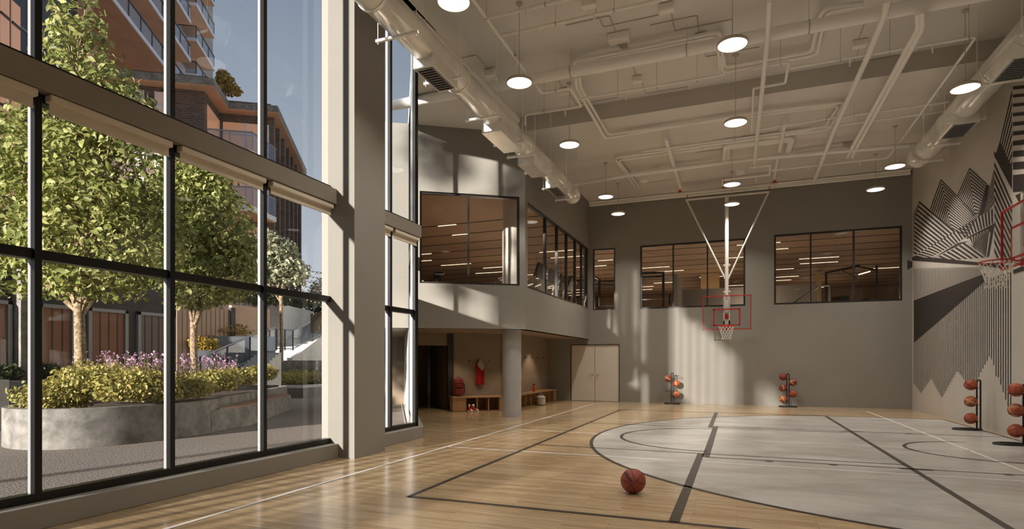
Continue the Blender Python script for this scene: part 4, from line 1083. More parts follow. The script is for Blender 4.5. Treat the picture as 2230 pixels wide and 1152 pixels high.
M['gym_black'] = mat('black_gym_steel', srgb(22, 20, 19), .5); M['gym_grey'] = mat('grey_partition', srgb(150, 146, 142), .7, var=.03, scale=1.5); M['screen'] = mat('dark_screen', srgb(18, 18, 20), .2)
M['amber'] = mat('lit_wood_panel', srgb(198, 172, 130), .6, var=.05, scale=.7)
FG = 3.0
def bike(loc, rz, label):
    t = thing('exercise_bike', label, 'exercise bike', (loc[0], loc[1], FG), 'gym bikes', rz); K = M['gym_black']
    m = MB(); m.cyl((-.5,-.25,.04), (-.5,.25,.04), .03, 8); m.cyl((.5,-.25,.04), (.5,.25,.04), .03, 8); m.box(-.5, .5, -.04, .04, .03, .1); m.build('base', K, t, world=False)
    m = MB(); m.lathe([(0,-.04),(.25,-.04),(.25,.04),(0,.04)], (.3,0,.38), 24, 'y'); m.build('flywheel', M['grey_metal'], t, world=False, smooth=True)
    m = MB(); m.cyl((0,0,.08), (-.22,0,.82), .04, 8); m.cyl((0,0,.1), (.36,0,.95), .045, 8); m.cyl((-.1,0,.5), (.3,0,.6), .035, 8); m.build('frame', M['gym_grey'], t, world=False)
    m = MB(); m.sphere((-.26,0,.98), .14, 14, 8, (1.1,.8,.35)); m.cyl((-.23,0,.8), (-.25,0,.95), .025, 8); m.build('saddle', K, t, world=False, smooth=True)
    m = MB(); m.tube([(.36,0,.95), (.40,0,1.1)], .03, 8); m.tube([(.62,-.22,1.18), (.45,-.22,1.12), (.38,-.1,1.1), (.38,.1,1.1), (.45,.22,1.12), (.62,.22,1.18)], .018, 8); m.build('handlebar', K, t, world=False)
    m = MB(); m.box(.42, .45, -.16, .16, 1.16, 1.38); m.build('screen', M['screen'], t, world=False)
    m = MB()
    for s in (-1, 1): m.cyl((.05,0,.3), (.05+.12*s, s*.12, .3-.1*s), .015, 6); m.box(.05+.12*s-.05, .05+.12*s+.05, s*.12-.04, s*.12+.06, .3-.1*s-.02, .3-.1*s+.02)
    m.build('pedals', K, t, world=False)
def treadmill(loc, rz, label):
    t = thing('treadmill', label, 'treadmill', (loc[0], loc[1], FG), 'gym treadmills', rz); K = M['gym_black']
    MB().box(-.9, .9, -.4, .4, .05, .22).build('deck', K, t, world=False, bevel=.02)
    for s in (-1, 1):
        m = MB(); m.tube([(.7, s*.38, .2), (.85, s*.38, 1.2)], .035, 8); m.tube([(.84, s*.38, 1.15), (.3, s*.38, 1.0), (.2, s*.38, .95)], .025, 8); m.build('handrail', M['gym_grey'], t, world=False)
    m = MB(); m.extr([(.78,-.42,1.2), (.78,.42,1.2), (.95,.42,1.62), (.95,-.42,1.62)], (.06, 0, -.02)); m.build('console', K, t, world=False)
    m = MB(); m.extr([(.775,-.3,1.26), (.775,.3,1.26), (.925,.3,1.56), (.925,-.3,1.56)], (-.006, 0, .002)); m.build('screen', M['screen'], t, world=False)
    MB().box(.5, 1.0, -.4, .4, .2, .42).build('motor_cover', K, t, world=False, bevel=.03)
def cage(loc, rz, label, w=1.2, d=1.3, h=2.3):
    t = thing('power_rack', label, 'gym machine', (loc[0], loc[1], FG), 'gym racks', rz); K = M['gym_black']
    for x in (-w/2, w/2):
        for y in (-d/2, d/2): MB().box(x-.05, x+.05, y-.05, y+.05, 0, h).build('upright', K, t, world=False)
    m = MB()
    for y in (-d/2, d/2): m.box(-w/2, w/2, y-.04, y+.04, h-.08, h)
    for x in (-w/2, w/2): m.box(x-.04, x+.04, -d/2, d/2, h-.08, h); m.box(x-.04, x+.04, -d/2, d/2, 0, .08)
    m.cyl((-w/2,-d/2,h-.2), (w/2,-d/2,h-.2), .025, 8); m.build('top_frame', K, t, world=False)
    m = MB(); m.cyl((-w/2-.4,-d/2-.08,1.1), (w/2+.4,-d/2-.08,1.1), .016, 8); m.build('barbell', M['chrome'], t, world=False)
    for s in (-1, 1):
        m = MB(); m.lathe([(0,-.04),(.225,-.04),(.225,.04),(0,.04)], (s*(w/2+.25),-d/2-.08,1.1), 24, 'x'); m.build('weight_plate', K, t, world=False, smooth=True)
def fdist(u, v, k):  # along the survey ray
    p = PD(u, v, k); return (p.x, p.y)
bike(fdist(935, 600, 16.2), math.radians(200), 'exercise bike with dark handlebar just inside the angled gallery window, left end')
bike(fdist(972, 600, 18.6), math.radians(160), 'exercise bike with pale saddle post right of the first bike in the angled window')
treadmill(fdist(1068, 600, 17.4), math.radians(30), 'treadmill whose console shows left of the white column in the angled window')
for i, ty in enumerate((17.5, 18.75, 20.0, 21.2)):
    treadmill((-6.75, ty), 0, ['treadmill nearest the gallery corner behind the side glazing', 'second treadmill from the gallery corner behind the side glazing', 'third treadmill from the gallery corner behind the side glazing', 'farthest treadmill of the row behind the side glazing'][i])
cage(fdist(1270, 600, 26), 0, 'black power rack seen at the far end of the side glazing'); cage(fdist(1316, 600, 27.5), .3, 'black power rack behind the narrow corner window')
cage(fdist(1418, 600, 24.6), .12, 'black power rack filling the left pane of the middle gallery window', 1.0, 1.1, 2.25)
cage(fdist(1950-220, 600, 31), .2, 'black power rack behind the stair rail of the right gallery window', 1.1, 1.1, 1.9)
bike(fdist(1835, 640, 25), 1.2, 'exercise bike right of the stair rail in the right gallery window')
bike(fdist(1875, 640, 26), 1.0, 'exercise bike at the foot of the dark frame in the right gallery window')
treadmill(fdist(1800, 640, 27), .8, 'treadmill beyond the stair rail in the right gallery window')
tag(MB().lathe([(0,3.0),(.27,3.0),(.27,6.2),(0,6.2)], (*fdist(1114, 560, 17.0), 0), 32).build('round_column', M['white_paint'], smooth=True), 'white round column standing inside the angled gallery window', 'column')
# partitions
p0, p1 = Vector(fdist(1470, 600, 23.4)), Vector(fdist(1482, 600, 26))
struct(MB().prism([(p0.x-.08, p0.y), (p0.x+.08, p0.y), (p1.x+.08, p1.y), (p1.x-.08, p1.y)], 3, 5.05).build('wall_partition', M['gym_grey']))
p2 = Vector(fdist(1780, 600, 24.8))
struct(MB().box(p1.x-.08, p2.x-.15, p1.y, p1.y+.12, 3, 4.75).build('wall_partition_low', M['gym_grey']))
struct(MB().box(*(lambda a, b: (a[0], b[0], a[1], a[1]+.4))(fdist(1526, 600, 31), fdist(1567, 600, 31)), 3, 6.2).build('wall_pier', M['amber']))
struct(MB().box(*(lambda a, b: (a[0], b[0], a[1], a[1]+.4))(fdist(1779, 600, 30), fdist(1788, 600, 30)), 3, 6.2).build('wall_pier_narrow', M['amber']))
# stair rail
t = thing('stair_rail', 'pale grey handrail rising inside the right gallery window', 'railing', (*fdist(1740, 650, 23), FG))
a, b, c = [Vector((*fdist(u, v, 22.9), 0)) for u, v in ((1725, 660), (1785, 625), (1806, 622))]
za, zb = 1.5+(788-662)/FPX*22.9, 1.5+(788-622.5)/FPX*22.9
m = MB(); m.tube([(a.x, a.y, za), (b.x, b.y, zb), (c.x, c.y, zb)], .035, 8); m.build('handrail', M['grey_metal'], t)
for p in (b, c):
    m = MB(); m.cyl((p.x, p.y, FG), (p.x, p.y, zb), .03, 8); m.build('baluster', M['grey_metal'], t)
# dark framed booth
t = thing('glass_booth', 'black framed booth with a pitched bar behind the right gallery window', 'booth', (*fdist(1855, 600, 32), FG))
m = MB(); D_ = 28
pts = [(1799, 660), (1799, 594), (1866, 580), (1909, 548), (1909, 656)]
m.tube([PD(u, v, D_) for u, v in pts], .05, 4); m.tube([PD(1866, 580, D_), PD(1909, 588, D_)], .04, 4); m.tube([PD(1830, 588, D_), PD(1866, 606, D_)], .04, 4); m.build('frame', M['gym_black'], t)
t = thing('linear_light', 'short bright bar light inside the black framed booth', 'lamp', PD(1882, 596, D_+1))
m = MB(); m.tube([PD(1870, 598, D_+1), PD(1895, 591, D_+1)], .03, 6); m.build('diffuser', M['strip_light'], t)
# ================================================================ COURTYARD OUTSIDE
def two_tone(name, c1, c2, scale, rough=.9, bump=.4, detail=6, lo=.42, hi=.58):
    m = mat(name, c1, rough, bump=bump, bscale=scale)
    nt = m.node_tree; n = nt.nodes; l = nt.links
    tc = n.new('ShaderNodeTexCoord'); ns = n.new('ShaderNodeTexNoise'); ns.inputs['Scale'].default_value = scale; ns.inputs['Detail'].default_value = detail; ns.inputs['Roughness'].default_value = .7
    l.new(tc.outputs['Object'], ns.inputs['Vector']); rp = n.new('ShaderNodeValToRGB'); l.new(ns.outputs['Fac'], rp.inputs['Fac'])
    rp.color_ramp.elements[0].position = lo; rp.color_ramp.elements[0].color = c1; rp.color_ramp.elements[1].position = hi; rp.color_ramp.elements[1].color = c2
    l.new(rp.outputs['Color'], n['Principled BSDF'].inputs['Base Color']); return m
M['gravel'] = two_tone('resin_bound_gravel', srgb(72, 64, 58), srgb(154, 143, 134), 40, bump=.5)
M['concrete'] = two_tone('cast_concrete', srgb(100, 97, 93), srgb(152, 148, 142), 3.5, bump=.15, lo=.35, hi=.68)
M['concrete_light'] = two_tone('pale_concrete', srgb(186, 186, 186), srgb(212, 211, 208), 4, bump=.1, lo=.3, hi=.7)
M['slate'] = mat('slate_blue_render', srgb(112, 118, 126), .8, var=.05, scale=2)
M['soil'] = two_tone('planting_soil', srgb(46, 34, 26), srgb(84, 62, 46), 20)
M['dark_clad'] = mat('charcoal_cladding', srgb(46, 46, 50), .6, var=.08, scale=2)
M['navy_clad'] = mat('navy_cladding', srgb(38, 42, 54), .4, var=.05, scale=1)
M['soffit'] = mat('brown_stucco_soffit', srgb(206, 158, 124), .8, var=.1, scale=.8, bump=.2, bscale=20)
M['slab_edge'] = mat('pale_slab_edge', srgb(208, 220, 234), .6)
M['balustrade'] = glass_mat('balustrade_glass', (.72, .78, .86, 1), 1.0)
M['warm_window'] = mat('warm_lit_window', srgb(170, 124, 98), .15, spec=.8, emit=srgb(205, 152, 118), es=.4)
M['curtain_window'] = mat('curtained_window', srgb(196, 170, 156), .2, spec=.8, emit=srgb(210, 176, 158), es=.2)
M['grass'] = two_tone('dark_grass_bank', srgb(52, 62, 34), srgb(84, 92, 52), 6)
M['bark'] = two_tone('grey_bark', srgb(104, 88, 70), srgb(168, 146, 118), 14, bump=.6)
def brick_mat():
    m = mat('dark_brick', srgb(92, 76, 68), .85); nt = m.node_tree; n = nt.nodes; l = nt.links
    tc = n.new('ShaderNodeTexCoord'); mp = n.new('ShaderNodeMapping'); mp.vector_type = 'POINT'
    sx = n.new('ShaderNodeSeparateXYZ'); l.new(tc.outputs['Object'], sx.inputs[0])
    ad = n.new('ShaderNodeMath'); ad.operation = 'ADD'; l.new(sx.outputs['X'], ad.inputs[0]); l.new(sx.outputs['Y'], ad.inputs[1])
    cb = n.new('ShaderNodeCombineXYZ'); l.new(ad.outputs[0], cb.inputs['X']); l.new(sx.outputs['Z'], cb.inputs['Y'])
    br = n.new('ShaderNodeTexBrick'); br.inputs['Scale'].default_value = 1; br.inputs['Brick Width'].default_value = .42; br.inputs['Row Height'].default_value = .13; br.inputs['Mortar Size'].default_value = .014
    br.inputs['Color1'].default_value = srgb(104, 80, 68); br.inputs['Color2'].default_value = srgb(64, 56, 54); br.inputs['Mortar'].default_value = srgb(120, 108, 98)
    l.new(cb.outputs[0], br.inputs['Vector']); l.new(br.outputs['Color'], n['Principled BSDF'].inputs['Base Color']); return m
M['brick'] = brick_mat()
def slat_mat(name, c1, c2, w):
    m = mat(name, c1, .55); nt = m.node_tree; n = nt.nodes; l = nt.links
    tc = n.new('ShaderNodeTexCoord'); sx = n.new('ShaderNodeSeparateXYZ'); l.new(tc.outputs['Object'], sx.inputs[0])
    ad = n.new('ShaderNodeMath'); ad.operation = 'ADD'; l.new(sx.outputs['X'], ad.inputs[0]); l.new(sx.outputs['Y'], ad.inputs[1])
    md = n.new('ShaderNodeMath'); md.operation = 'PINGPONG'; md.inputs[1].default_value = w/2; l.new(ad.outputs[0], md.inputs[0])
    rp = n.new('ShaderNodeValToRGB'); mm = n.new('ShaderNodeMath'); mm.operation = 'DIVIDE'; mm.inputs[1].default_value = w/2; l.new(md.outputs[0], mm.inputs[0]); l.new(mm.outputs[0], rp.inputs['Fac'])
    rp.color_ramp.interpolation = 'CONSTANT'; rp.color_ramp.elements[0].color = c2; rp.color_ramp.elements[1].position = .2; rp.color_ramp.elements[1].color = c1
    l.new(rp.outputs['Color'], n['Principled BSDF'].inputs['Base Color']); return m
M['wood_slat'] = slat_mat('cedar_boards', srgb(208, 132, 88), srgb(110, 64, 42), .24)
M['brown_slat'] = slat_mat('brown_slat_fence', srgb(170, 138, 114), srgb(84, 68, 58), .22)
def leaf_mat(name, cols, trans=.35):
    m = bpy.data.materials.new(name); m.use_nodes = True; nt = m.node_tree; n = nt.nodes; l = nt.links; n.clear()
    o = n.new('ShaderNodeOutputMaterial'); df = n.new('ShaderNodeBsdfPrincipled'); tl = n.new('ShaderNodeBsdfTranslucent'); mx = n.new('ShaderNodeMixShader'); mx.inputs[0].default_value = trans
    g = n.new('ShaderNodeNewGeometry'); rp = n.new('ShaderNodeValToRGB'); l.new(g.outputs['Random Per Island'], rp.inputs['Fac'])
    e = rp.color_ramp.elements; e[0].color = cols[0]; e[1].color = cols[-1]
    for k, c in enumerate(cols[1:-1]): x = e.new((k+1)/(len(cols)-1)); x.color = c
    l.new(rp.outputs['Color'], df.inputs['Base Color']); l.new(rp.outputs['Color'], tl.inputs['Color']); df.inputs['Roughness'].default_value = .5
    l.new(df.outputs[0], mx.inputs[1]); l.new(tl.outputs[0], mx.inputs[2]); l.new(mx.outputs[0], o.inputs['Surface']); return m
M['leaf'] = leaf_mat('linden_leaf', [srgb(104, 114, 56), srgb(138, 146, 78), srgb(164, 168, 100), srgb(190, 186, 126)], .42)
M['leaf_silver'] = leaf_mat('silver_leaf', [srgb(110, 118, 88), srgb(156, 158, 128), srgb(188, 186, 160)])
M['leaf_dark'] = leaf_mat('dark_hedge_leaf', [srgb(44, 56, 30), srgb(66, 78, 42), srgb(86, 92, 54)])
M['leaf_shrub'] = leaf_mat('shrub_leaf', [srgb(126, 126, 66), srgb(168, 160, 88), srgb(196, 180, 108), srgb(146, 148, 84)], .4)
M['leaf_gold'] = leaf_mat('golden_leaf', [srgb(150, 124, 44), srgb(186, 154, 62), srgb(150, 138, 60)])
M['petal'] = leaf_mat('lilac_petal', [srgb(176, 132, 170), srgb(204, 164, 190), srgb(152, 118, 172)], .25)
rng = np.random.default_rng(11)
def leaves_mesh(name, pts, size, material, parent, up=.5, out=None, jitter=.35, aspect=.7):
    """pts: (n,3) world positions; one folded blade per point"""
    n = len(pts); off = rootloc(parent); P = np.asarray(pts)-np.array([off.x, off.y, off.z])
    nrm = rng.normal(size=(n,3)); nrm /= np.linalg.norm(nrm, axis=1)[:,None]; nrm[:,2] += up
    if out is not None: nrm += out*.9
    nrm /= np.linalg.norm(nrm, axis=1)[:,None]
    t = rng.normal(size=(n,3)); t[:,2] -= .5; t -= (t*nrm).sum(1)[:,None]*nrm; t /= np.linalg.norm(t, axis=1)[:,None]
    b = np.cross(nrm, t); s = size*(1+jitter*rng.uniform(-1,1,size=n))[:,None]
    k = aspect
    v = np.stack([P-t*s*.5, P+b*s*k*.42-t*s*.12+nrm*s*.1, P+b*s*k*.34+t*s*.2+nrm*s*.06, P+t*s*.58-nrm*s*.06, P-b*s*k*.34+t*s*.2+nrm*s*.06, P-b*s*k*.42-t*s*.12+nrm*s*.1], 1).reshape(-1,3)
    base = (np.arange(n)*6)[:,None]
    f = np.concatenate([base+np.array([0,1,2,3]), base+np.array([0,3,4,5])], 1).reshape(-1,4)
    me = bpy.data.meshes.new(name); me.vertices.add(len(v)); me.vertices.foreach_set('co', v.astype(np.float32).ravel())
    me.loops.add(f.size); me.loops.foreach_set('vertex_index', f.astype(np.int32).ravel())
    me.polygons.add(len(f)); me.polygons.foreach_set('loop_start', (np.arange(len(f))*4).astype(np.int32)); me.polygons.foreach_set('loop_total', np.full(len(f), 4, dtype=np.int32))
    me.update(calc_edges=True); me.validate(); me.materials.append(material)
    o = bpy.data.objects.new(name, me); COL.objects.link(o); o.parent = parent
    return o
def blob_pts(blobs, n, shell=.55):
    """points in a set of ellipsoids (c, rx, ry, rz), denser near the surface"""
    w = np.array([b[1]*b[2]*b[3] for b in blobs])**.75; w /= w.sum(); out = []; nr = []
    for (c, rx, ry, rz), k in zip(blobs, rng.multinomial(n, w)):
        d = rng.normal(size=(k,3)); d /= np.linalg.norm(d, axis=1)[:,None]; r = (shell+(1-shell)*rng.uniform(size=k)**.6)[:,None]
        r *= (1+.18*np.sin(d[:,0:1]*7+c[0])*np.cos(d[:,2:3]*6+c[1]))
        out.append(np.array(c)+d*r*np.array([rx,ry,rz])); nr.append(d)
    return np.concatenate(out), np.concatenate(nr)
def tree(label, base, top_fork, blobs, nleaf, lsize, lm, trunk_r, group='courtyard trees', lean=(0,0), limbs=7, up=.4):
    b = Vector(base)
    t = thing('deciduous_tree', label, 'tree', b, group)
    f = Vector((b.x+lean[0], b.y+lean[1], top_fork))
    tr = MB(); pts = [b, b.lerp(f, .3)+Vector((.03,.02,0)), b.lerp(f, .65)+Vector((-.02,.03,0)), f]
    tr.tube(pts, [trunk_r*1.25, trunk_r, trunk_r*.92, trunk_r*.85], 12); tr.build('trunk', M['bark'], t, smooth=True)
    br = MB(); r2 = random.Random(int(b.x*100))
    for (c, rx, ry, rz) in blobs:
        c = Vector(c); s0 = b.lerp(f, r2.uniform(.82, 1.0)); mid = s0.lerp(c, .5)+Vector((r2.uniform(-.15,.15), r2.uniform(-.15,.15), .15))
        br.tube([s0, mid, c], [trunk_r*.5, trunk_r*.32, trunk_r*.14], 7)
        for k in range(limbs):
            a = r2.uniform(0, 2*PI); e = c+Vector((rx*.8*math.cos(a), ry*.8*math.sin(a), rz*r2.uniform(-.5,.9))); br.tube([mid.lerp(c, r2.uniform(.2, 1)), c.lerp(e, .5)+Vector((0,0,.08)), e], [trunk_r*.16, trunk_r*.1, .006], 5)
    br.build('branches', M['bark'], t, smooth=True)
    p, d = blob_pts(blobs, nleaf); leaves_mesh('foliage', p, lsize, lm, t, up, d)
    return t
def PXr(u, v, D): p = PD(u, v, D); return (p.x, p.y, p.z)

# ground
g = struct(MB().prism([(-70, -30), (-6.11, -30), (-6.11, 9.9), ((J+E2*59).x, (J+E2*59).y), (-70, 60)], -.3, 0).build('ground', M['gravel'])); tag(g, 'pale resin bound gravel paving of the courtyard', 'ground')
# curved planter
out_ = [(-10.40,9.06),(-10.25,8.3),(-10.25,7.6),(-10.43,6.85),(-10.85,6.3),(-11.5,6.1),(-12.2,6.25),(-12.8,6.75),(-13.3,7.6),(-14.0,9.2),(-15.2,11.6),(-16.0,13.6),(-15.9,15.3),(-14.9,15.8),(-14.0,15.2),(-13.45,14.3),(-12.35,12.35),(-11.25,10.35),(-10.7,9.5)]
def smooth_loop(P, k=4):
    n = len(P); R = []
    for i in range(n):
        p0, p1, p2, p3 = [Vector(P[(i+j-1) % n]) for j in range(4)]
        for q in range(k):
            s = q/k; R.append(tuple(.5*((2*p1)+(-p0+p2)*s+(2*p0-5*p1+4*p2-p3)*s*s+(-p0+3*p1-3*p2+p3)*s**3)))
    return R
lo_ = smooth_loop(out_)
cx_ = sum(p[0] for p in lo_)/len(lo_); cy_ = sum(p[1] for p in lo_)/len(lo_)
def inset(L, d):
    n = len(L); R = []
    for i in range(n):
        a, b = Vector(L[i-1]), Vector(L[(i+1) % n]); e = (b-a).normalized(); nn = Vector((-e.y, e.x)); c = Vector(L[i])
        if (Vector((cx_, cy_))-c).dot(nn) < 0 and False: nn = -nn
        R.append(c+nn*d)
    return R
ar_ = sum(lo_[i][0]*lo_[(i+1) % len(lo_)][1]-lo_[(i+1) % len(lo_)][0]*lo_[i][1] for i in range(len(lo_)))
li_ = [tuple(p) for p in inset(lo_, .2 if ar_ > 0 else -.2)]
t = thing('concrete_planter', 'long rounded concrete planter filled with shrubs outside the window', 'planter', (-12.4, 10, 0))
mb = MB(); n_ = len(lo_)
for L, z in ((lo_, 0), (lo_, .69), (li_, .69), (li_, .5)): mb.v += [(p[0], p[1], z) for p in L]
for k in range(3):
    for i in range(n_): mb.f.append((k*n_+i, k*n_+(i+1) % n_, (k+1)*n_+(i+1) % n_, (k+1)*n_+i))
mb.build('planter_wall', M['concrete'], t, smooth=True)
MB().prism(li_, .3, .58).build('soil', M['soil'], t)
# bench at the planter
t = thing('concrete_bench', 'wedge shaped concrete bench with a wooden seat against the planter', 'bench', (-11.0, 11, 0))
MB().prism([(-10.40,9.07),(-10.6,10.3),(-13.15,14.45),(-13.45,14.2),(-12.28,12.3),(-11.18,10.35),(-10.6,9.4)], 0, .46).build('bench_body', M['concrete'], t, bevel=.01)
M['seat_wood'] = mat('weathered_wood', srgb(150, 114, 88), .6, var=.15, scale=4)
MB().prism([(-10.48,9.35),(-10.64,10.28),(-13.1,14.3),(-13.4,14.1),(-12.24,12.3),(-11.14,10.35),(-10.62,9.5)], .46, .495).build('seat_top', M['seat_wood'], t)
# second planter, far
fp = [PZ(560, 867, 0), PZ(632, 867, 0), PZ(660, 867, 0), PZ(679, 865, 0), PZ(722, 861.5, 0), PZ(760, 859, 0)]
t = thing('concrete_planter', 'low angular concrete planter in the distance at the right of the courtyard', 'planter', fp[2])
pl = [(p.x, p.y) for p in fp]; bk = [(p.x-.6, p.y+1.4) for p in reversed(fp)]
MB().prism(pl+bk, 0, .42).build('soil_bed', M['soil'], t)
mb = MB()
for a, b in zip(pl[:-1], pl[1:]):
    a, b = Vector(a), Vector(b); e = (b-a).normalized(); nn = Vector((-e.y, e.x))*.18; mb.prism([a, b, b+nn, a+nn], 0, .53)
mb.build('planter_wall', M['concrete_light'], t)
# small planter at the left edge
q0 = PX(20, 830, -15.2)
t = thing('concrete_planter', 'square concrete planter at the left edge of the photo before the cedar panels', 'planter', (q0.x, q0.y, 0))
MB().box(-16.1, q0.x, q0.y-1.7, q0.y, 0, 1.1).build('planter_wall', M['concrete_light'], t); MB().box(-16.0, q0.x-.1, q0.y-1.6, q0.y-.1, 1.1, 1.13).build('soil', M['soil'], t)
MB().box(-16.1, -15.6, q0.y+.02, q0.y+2.4, 0, 1.05).build('side_trough', M['slate'], t)

# ---- charcoal building with cedar panels
XG = -16.5
Yl = lambda u: PX(u, 700, XG).y
yA, yB = Yl(-60), Yl(384)
t = thing('garden_building', 'long charcoal ground floor building with cedar panels behind the big tree', 'building', (XG, yA, 0))
mb = MB(); mb.box(XG-4, XG, yA, yB, 0, 5.2); mb.build('wall', M['dark_clad'], t)
zt_ = 2.98
for i, (u0, u1, m_) in enumerate(((-50, 22, 'wood_slat'), (80, 160, 'wood_slat'), (188, 275, 'wood_slat'), (296, 378, 'brown_slat'))):
    y0, y1 = Yl(u0), Yl(u1)
    fr = MB(); X_ = XG+.02
    fr.box(XG, XG+.1, y0, y0+.09, 0, zt_); fr.box(XG, XG+.1, y1-.09, y1, 0, zt_); fr.box(XG, XG+.1, y0, y1, zt_-.09, zt_); f = fr.build('door_frame', M['grey_metal'], t)
    MB().box(XG, XG+.03, y0+.09, y1-.09, .02, zt_-.09).build('panel', M[m_], f)
    gm = MB(); gm.face([(XG+.06, y0+.09, .02), (XG+.06, y1-.09, .02), (XG+.06, y1-.09, zt_-.09), (XG+.06, y0+.09, zt_-.09)]); gm.build('door_glass', M['balustrade'], f)
yc0 = Yl(26)
MB().box(XG, XG+.35, yc0, Yl(43), 0, 5.2).build('pier', M['concrete'], t)
M['pale_board'] = mat('pale_brown_board', srgb(182, 154, 132), .7, var=.06, scale=2)
# slat fence and light brown wall
f0, f1, f2 = PD(386, 700, 22.5), PD(505, 700, 25), PD(588, 700, 27.5)
z_ = 1.5+(788-668)/FPX*23.5
t = thing('slat_fence', 'tall brown slatted screen wall right of the charcoal building', 'fence', (f0.x, f0.y, 0))
for a, b, nm, m_ in ((f0, f1, 'slat_panel', 'brown_slat'), (f1, f2, 'board_panel', 'pale_board')):
    e = (b-a); e.z = 0; nn = Vector((-e.y, e.x, 0)).normalized()*.15
    MB().prism([(p.x, p.y) for p in (a, b, b+nn, a+nn)], 0, z_ if nm == 'slat_panel' else z_+.25).build(nm, M[m_], t)
MB().box(f1.x-.08, f1.x+.08, f1.y-.12, f1.y+.12, 0, z_+.1).build('post', M['dark_clad'], t)

# ---- concrete terraces, block and stairs
def vwall(name, label, cat, uvtop, D0, D1, zb, thick, m_, back=None):
    """upright wall from left to right: pixel tops with depth D0..D1"""
    a, b = PD(*uvtop[0], D0), PD(*uvtop[1], D1); e = b-a; e.z = 0; nn = Vector((-e.y, e.x, 0)).normalized()*thick
    t = thing(name, label, cat, (a.x, a.y, zb))
    mb = MB(); P = [Vector((a.x,a.y,zb)), Vector((b.x,b.y,zb)), Vector((b.x,b.y,b.z)), Vector((a.x,a.y,a.z))]; mb.extr(P, nn)
    mb.build('wall', M[m_], t); return t, a, b, nn
vwall('retaining_wall', 'grey concrete retaining wall behind the distant low planter', 'wall', ((560, 785), (800, 785)), 26.6, 27.6, 0, .3, 'concrete')
vwall('retaining_wall', 'upper slate blue retaining wall below the golden bush', 'wall', ((440, 732), (600, 733)), 23.6, 25.4, 0, .5, 'slate')
vwall('retaining_wall', 'lower slate blue retaining wall beside the stair foot', 'wall', ((420, 763), (600, 764)), 22.6, 24.6, 0, .4, 'slate')
# block house
b0_, b1_, b2_ = PD(560, 661, 33), PD(608, 661, 31), PD(683, 672, 36)
t = thing('concrete_block', 'pale cubic concrete block with one sunlit side at the top of the stairs', 'wall', (b1_.x, b1_.y, 0))
bb = b0_+(b2_-b1_)
MB().prism([(b0_.x,b0_.y),(b1_.x,b1_.y),(b2_.x,b2_.y),(bb.x,bb.y)], 1.5, b1_.z).build('block', M['concrete_light'], t)
# right flight
S0, S1 = PD(630, 770, 28.4), PD(745, 702, 36)
ns = 16; t = thing('outdoor_stair', 'sunlit pale concrete stair climbing to the right beside the block', 'stairs', (S0.x, S0.y, 0))
e = Vector((S1.x-S0.x, S1.y-S0.y, 0)); L_ = e.length; e.normalize(); nn = Vector((-e.y, e.x, 0))
zS0, zS1 = 1.55, S1.z
mb = MB()
for k in range(ns):
    a = S0+e*(L_*k/ns); b = S0+e*(L_*(k+1)/ns); z = zS0+(zS1-zS0)*(k+1)/ns
    mb.prism([(a.x, a.y), (b.x, b.y), (b+nn*1.9).to_2d(), (a+nn*1.9).to_2d()], .2, z)
mb.build('steps', M['concrete_light'], t)
mb = MB(); P = [Vector((S0.x,S0.y,.2))-nn*.15, Vector((S1.x,S1.y,.2))-nn*.15, Vector((S1.x,S1.y,zS1+.15))-nn*.15, Vector((S0.x,S0.y,zS0+.12))-nn*.15]; mb.extr(P, nn*.15); mb.build('stringer', M['concrete_light'], t)
def railing(label, P, h, posts, dn=.08):
    t = thing('railing', label, 'railing', P[0]-Vector((0,0,h)), 'courtyard railings')
    m = MB(); m.tube(P, .035, 8); m.build('handrail', M['grey_metal'], t); m = MB(); m.tube([p-Vector((0,0,h-dn)) for p in P], .025, 8); m.build('bottom_rail', M['grey_metal'], t)
    for i in range(posts):
        f = i/(posts-1)*(len(P)-1); k = min(int(f), len(P)-2); p = P[k].lerp(P[k+1], f-k); m = MB(); m.cyl(p, p-Vector((0,0,h)), .035, 6); m.build('post', M['window_frame'], t)
    g = MB()
    for a, b in zip(P[:-1], P[1:]): g.face([a-Vector((0,0,.06)), b-Vector((0,0,.06)), b-Vector((0,0,h-.1)), a-Vector((0,0,h-.1))])
    g.build('infill', M['balustrade'], t, fix=False)
railing('grey railing with dark posts climbing the right concrete stair', [PD(584, 715.5, 27), PD(638, 719, 28.2), PD(745, 670, 35.5)], 1.0, 7)
railing('grey railing with dark posts rising from the flowers up the left stair', [PD(436, 778, 19.5), PD(566, 723, 24.5), PD(600, 714, 26)], 1.05, 6)
S0, S1 = PD(500, 803, 21.6), PD(566, 768, 24); t = thing('outdoor_stair', 'lower flight of pale steps behind the planter flowers', 'stairs', (S0.x, S0.y, 0))
e = Vector((S1.x-S0.x, S1.y-S0.y, 0)); L_ = e.length; e.normalize(); nn = Vector((-e.y, e.x, 0)); mb = MB()
for k in range(9):
    a = S0+e*(L_*k/9); b = S0+e*(L_*(k+1)/9); mb.prism([a.to_2d(), b.to_2d(), (b-nn*.9).to_2d(), (a-nn*.9).to_2d()], 0, .9+(S1.z-.9)*(k+1)/9)
mb.build('steps', M['concrete_light'], t)

